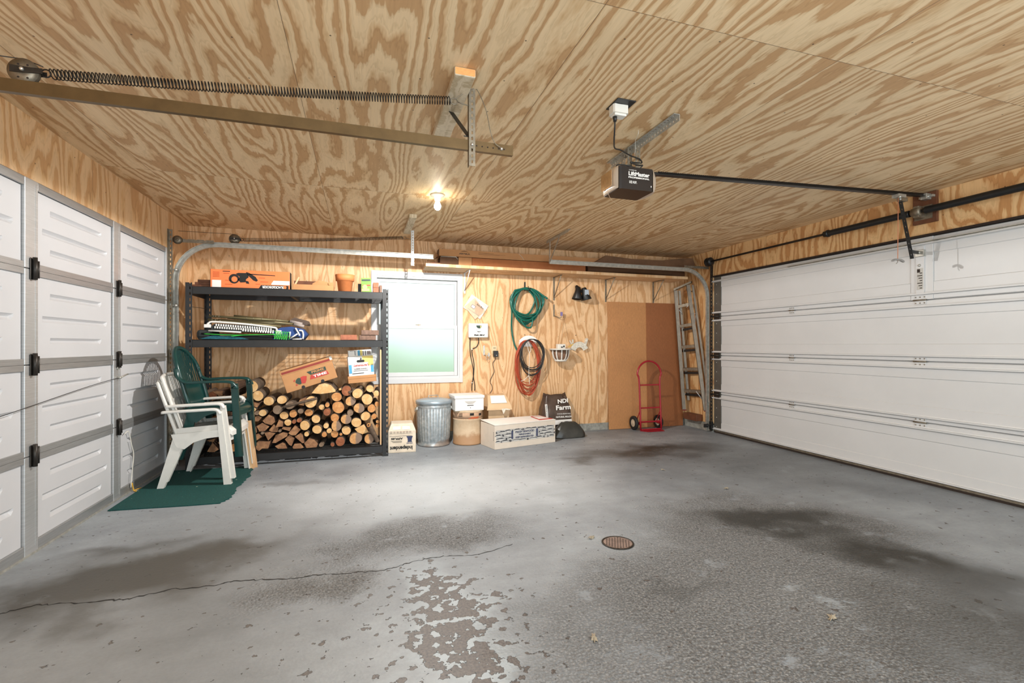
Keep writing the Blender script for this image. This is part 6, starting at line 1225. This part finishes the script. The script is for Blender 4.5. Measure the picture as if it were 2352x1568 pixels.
# hooks and twine right of the hose
m = MB(); m.bbox(2.555, 2.575, YB-.004, YB, 1.62, 1.79, .001); m.tube(smooth([(2.565, YB-.004, 1.63), (2.59, 6.08, 1.615), (2.63, 6.07, 1.60), (2.655, 6.06, 1.62)], 5), .005, 0, 6); hk = tag(m.build('wall_hook', M['galvd']), 'steel strip hook right of the hose with a purple clip', 'hook')
WL[hk] = hk.location.copy(); m = MB(); m.bbox(2.635, 2.665, 6.05, 6.07, 1.625, 1.68, .003); m.build('clip', mat('purple_clip', '7a6c9a', .5), hk)
m = MB(); m.tube([(2.655, 6.07, 1.615), (2.60, 6.065, 1.25)], .0022, 0, 5); m.tube([(2.655, 6.07, 1.615), (2.74, 6.07, 1.25)], .0022, 0, 5); tag(m.build('twine', mat('tan_twine', 'cfae84', .8)), 'thin pale twine from the purple clip down to the white lamp cage', 'string')
wl = thing('lamp_cage', (2.62, 6.02, 1.0), 'white ribbed lamp cage fixture on the back wall', 'lamp')
c0 = (2.62, 6.02, 0)
m = MB(); m.lathe([(.03, 1.155), (.155, 1.155), (.160, 1.163), (.150, 1.173), (.03, 1.176)], c0, 40); m.bbox(2.565, 2.68, 5.99, 6.06, 1.174, 1.235, .004); m.build('base', M['porc'], wl)
m = MB()
for i in range(10):
    a = 2*PI*i/10+.15; m.sweep([(c0[0]+r*math.cos(a), c0[1]+min(r, 1)*math.sin(a)*.68, z) for r, z in ((.125, 1.158), (.122, 1.10), (.105, 1.045), (.075, 1.01))], [(-.008, -.004), (.008, -.004), (.008, .004), (-.008, .004)], up=(math.cos(a), math.sin(a), 0))
m.lathe([(.01, .992), (.075, .996), (.092, 1.008), (.088, 1.02), (.01, 1.02)], c0, 32, fn=lambda a, z: 1/math.sqrt(math.cos(a)**2+(math.sin(a)/.72)**2)*1.0); m.build('cage', M['porc'], wl)
m = MB(); m.lathe([(.01, 1.02), (.07, 1.022), (.10, 1.06), (.108, 1.15), (.01, 1.152)], c0, 28, fn=lambda a, z: 1/math.sqrt(math.cos(a)**2+(math.sin(a)/.70)**2)); m.build('inner_shade', mat('brown_shade', '7d5b45', .6), wl)
m = MB(); m.box(2.61, 2.64, 5.988, 5.99, 1.185, 1.20); m.box(2.645, 2.665, 5.988, 5.99, 1.19, 1.215); m.build('wire_marks', M['ink'], wl)
# empty saddle bracket right of it
sb = thing('cord_hanger', (2.93, 6.08, 1.15), 'empty white and yellow saddle bracket right of the white lamp cage', 'hanger')
m = MB(); m.bbox(2.84, 2.865, YB-.006, YB, 1.15, 1.30, .002); m.prism([(3.01, YB-.002, 1.20), (3.04, YB-.002, 1.22), (3.07, YB-.002, 1.31), (3.045, YB-.002, 1.32)], (0, -.05, 0)); m.prism([(2.84, YB-.002, 1.20), (2.86, YB-.002, 1.19), (2.80, YB-.002, 1.29), (2.79, YB-.002, 1.28)], (0, -.03, 0)); path = [(2.93+.11*math.cos(a), 6.075, 1.10+.13*math.sin(a)) for a in [PI*.15+PI*.7*i/12 for i in range(13)]]; m.sweep(path, [(-.04, -.002), (.04, -.002), (.04, .002), (-.04, .002)], up=(0, 1, 0)); m.build('saddle', M['clear'], sb)
m = MB(); m.tube(smooth([(2.76, 6.08, 1.195), (2.80, 6.08, 1.215), (2.84, 6.08, 1.235)], 5), .007, 0, 6); m.build('yellow_tab', mat('yellow_tab', 'd8b24a', .6), sb)
# black twin clamp lamps
fl_ = thing('reflector_lamp', (2.94, 6.0, 1.86), 'black twin-hood flood lamp fixture hanging under the wall shelf', 'lamp')
def hood(c, tilt, lab=False):
    T = Matrix.Translation(c) @ Matrix.Rotation(tilt, 4, 'Y'); m = MB(T); m.lathe([(.025, .10), (.035, .085), (.045, .02), (.075, -.07), (.072, -.075), (.04, .015), (.02, .08)], (0, 0, 0), 20); m.build('lamp_hood', M['pblk'], fl_)
hood((2.885, 6.04, 1.935), math.radians(6)); hood((3.00, 6.03, 1.93), math.radians(-14))
m = MB(); m.tube(smooth([(2.875, 6.05, 2.00), (2.88, 6.07, 2.04), (2.905, 6.09, 2.045), (2.93, 6.07, 2.0), (2.96, 6.05, 1.97)], 5), .018, 0, 8); m.build('yoke', M['pblk'], fl_)
m = MB(Matrix.Translation((3.0, 5.985, 1.955)) @ Matrix.Rotation(math.radians(-8), 4, 'X')); m.bbox(-.03, .03, -.003, 0, -.035, .04, .001); m.box(-.02, .02, -.004, -.003, -.02, -.015); m.build('label', mat('lamp_label', 'a9b4bf', .5), fl_)
# papers in a plastic sleeve
sl = thing('manual_sleeve', (1.45, 6.12, 1.58), 'clear plastic sleeve of papers pinned to the wall beside the window', 'paper')
T = Matrix.Translation((1.452, 6.122, 1.722)) @ Matrix.Rotation(math.radians(33), 4, 'Y')
m = MB(T); m.bbox(-.145, .13, -.006, .004, -.105, .11, .003); m.build('plastic_sleeve', M['clear'], sl)
m = MB(Matrix.Translation((1.43, 6.112, 1.70)) @ Matrix.Rotation(math.radians(50), 4, 'Y')); m.bbox(-.11, .11, -.004, .0, -.09, .09, .001); m.build('manual_cover', mat('peach_paper', 'd8b79a', .6, var=.1, vscale=30), sl)
m = MB(T); m.bbox(-.09, .10, -.014, -.008, -.085, .065, .001); m.build('manual', M['wpr'], sl); m = MB(T); m.box(-.07, -.01, -.0155, -.014, -.045, .005, 0); m.box(-.062, -.018, -.016, -.0155, -.035, -.005, 1); m.box(-.085, .095, -.0155, -.014, -.083, -.078, 0); m.build('manual_print', [M['foam'], M['wpr']], sl)
R3_ = T.to_3x3(); text('Rain Bird', .034, T @ Vector((.035, -.0155, .035)), R3_ @ Vector((1, 0, 0)), R3_ @ Vector((0, 0, 1)), M['ink'], sl, width=.11, shear=.2)
# irrigation controller
ic = thing('sprinkler_controller', (1.467, 6.09, 1.31), 'white plastic sprinkler controller box beside the window', 'controller box')
m = MB(); m.bbox(1.335, 1.60, 6.052, YB, 1.318, 1.508, .014, seg=3); m.build('case', M['porc'], ic)
m = MB(); m.prism([(1.435, 6.0515, 1.478), (1.505, 6.0515, 1.478), (1.505, 6.0515, 1.455), (1.485, 6.0515, 1.438), (1.455, 6.0515, 1.442), (1.438, 6.0515, 1.46)], (0, -.001, 0), 0); m.prism([(1.487, 6.050, 1.474), (1.501, 6.050, 1.474), (1.498, 6.050, 1.447), (1.490, 6.050, 1.450)], (0, -.001, 0), 1); m.prism([(1.445, 6.0515, 1.405), (1.47, 6.0515, 1.398), (1.51, 6.0515, 1.402), (1.475, 6.0515, 1.390), (1.455, 6.0515, 1.392)], (0, -.001, 0), 2); m.box(1.435, 1.445, 6.0505, 6.052, 1.418, 1.421, 2); m.build('logo', [M['dkgrn'], M['yelp'], M['ink']], ic)
text('Rain Bird', .026, (1.472, 6.051, 1.352), (1, 0, 0), (0, 0, 1), M['ink'], ic, width=.145, bold=.0015, shear=.3)
for pts in ([(1.365, 6.10, 1.32), (1.365, 6.115, 1.22), (1.372, 6.12, 1.10), (1.395, 6.12, .98), (1.41, 6.12, .90), (1.412, 6.12, .80), (1.43, 6.12, .70), (1.43, 6.12, .62)], [(1.475, 6.10, 1.32), (1.478, 6.11, 1.25), (1.45, 6.12, 1.195), (1.395, 6.12, 1.165), (1.395, 6.115, 1.10), (1.418, 6.115, .98), (1.415, 6.115, .85), (1.395, 6.115, .72), (1.388, 6.115, .62)]):
    m = MB(); m.tube(smooth(pts, 6), .0055, 0, 7); m.build('cable', M['cordb'], ic)
m = MB(); m.cyl((1.392, 6.113, 1.16), (1.392, 6.113, 1.172), .009, 0, 8); m.cyl((1.392, 6.113, .72), (1.392, 6.113, .728), .009, 0, 8); m.build('cable_clip', M['wpr'], ic)
# small bracket with keys, outlet with transformer
m = MB(); m.bbox(1.548, 1.57, YB-.004, YB, 1.085, 1.215, .001); m.tube([(1.56, YB-.004, 1.09), (1.59, 6.08, 1.085), (1.605, 6.07, 1.11)], .004, 0, 6); kh = tag(m.build('wall_hook', M['galv']), 'small grey steel hook with dangling keys below the white controller', 'hook'); WL[kh] = kh.location.copy()
m = MB(); m.tube([(1.595+.02*math.cos(a), 6.075, 1.055+.028*math.sin(a)) for a in [i*PI/8 for i in range(16)]], .003, 0, 6, True); m.box(1.60, 1.62, 6.07, 6.075, 1.07, 1.12); m.build('keys', M['galv'], kh)
ou = thing('wall_outlet', (1.70, YB, 1.08), 'beige outlet plate right of the sprinkler controller', 'outlet')
m = MB(); m.bbox(1.667, 1.735, YB-.006, YB, 1.10, 1.212, .002); m.build('outlet_plate', M['plate'], ou); m = MB(); m.box(1.69, 1.697, YB-.0065, YB-.006, 1.175, 1.19); m.box(1.707, 1.714, YB-.0065, YB-.006, 1.175, 1.19); m.build('socket', M['gap'], ou)
pt = thing('plug_transformer', (1.71, 6.09, 1.07), 'black plug transformer with a wavy wire in the beige outlet', 'plug')
m = MB(); m.bbox(1.68, 1.742, 6.07, YB-.0066, 1.065, 1.145, .005); m.sphere((1.715, 6.069, 1.085), .005, 1, 8); m.build('plug_body', [M['pblk'], M['wpr']], pt)
m = MB(); m.tube(smooth([(1.712, 6.10, 1.065), (1.71, 6.115, 1.03), (1.68, 6.12, .98), (1.69, 6.12, .91), (1.695, 6.12, .86), (1.665, 6.12, .80), (1.64, 6.12, .735), (1.665, 6.12, .68), (1.67, 6.12, .63), (1.64, 6.12, .58)], 6), .0035, 0, 6); m.build('wire', M['cordb'], pt)
for (x, z) in ((2.135, 1.36), (2.90, 1.36)): m = MB(); m.cyl((x, YB-.006, z), (x, YB, z), .006, 0, 10); tag(m.build('screw', M['dark']), 'dark screw head in the back wall %s' % ('above the cord saddle' if x < 2.5 else 'above the empty bracket'), 'screw')
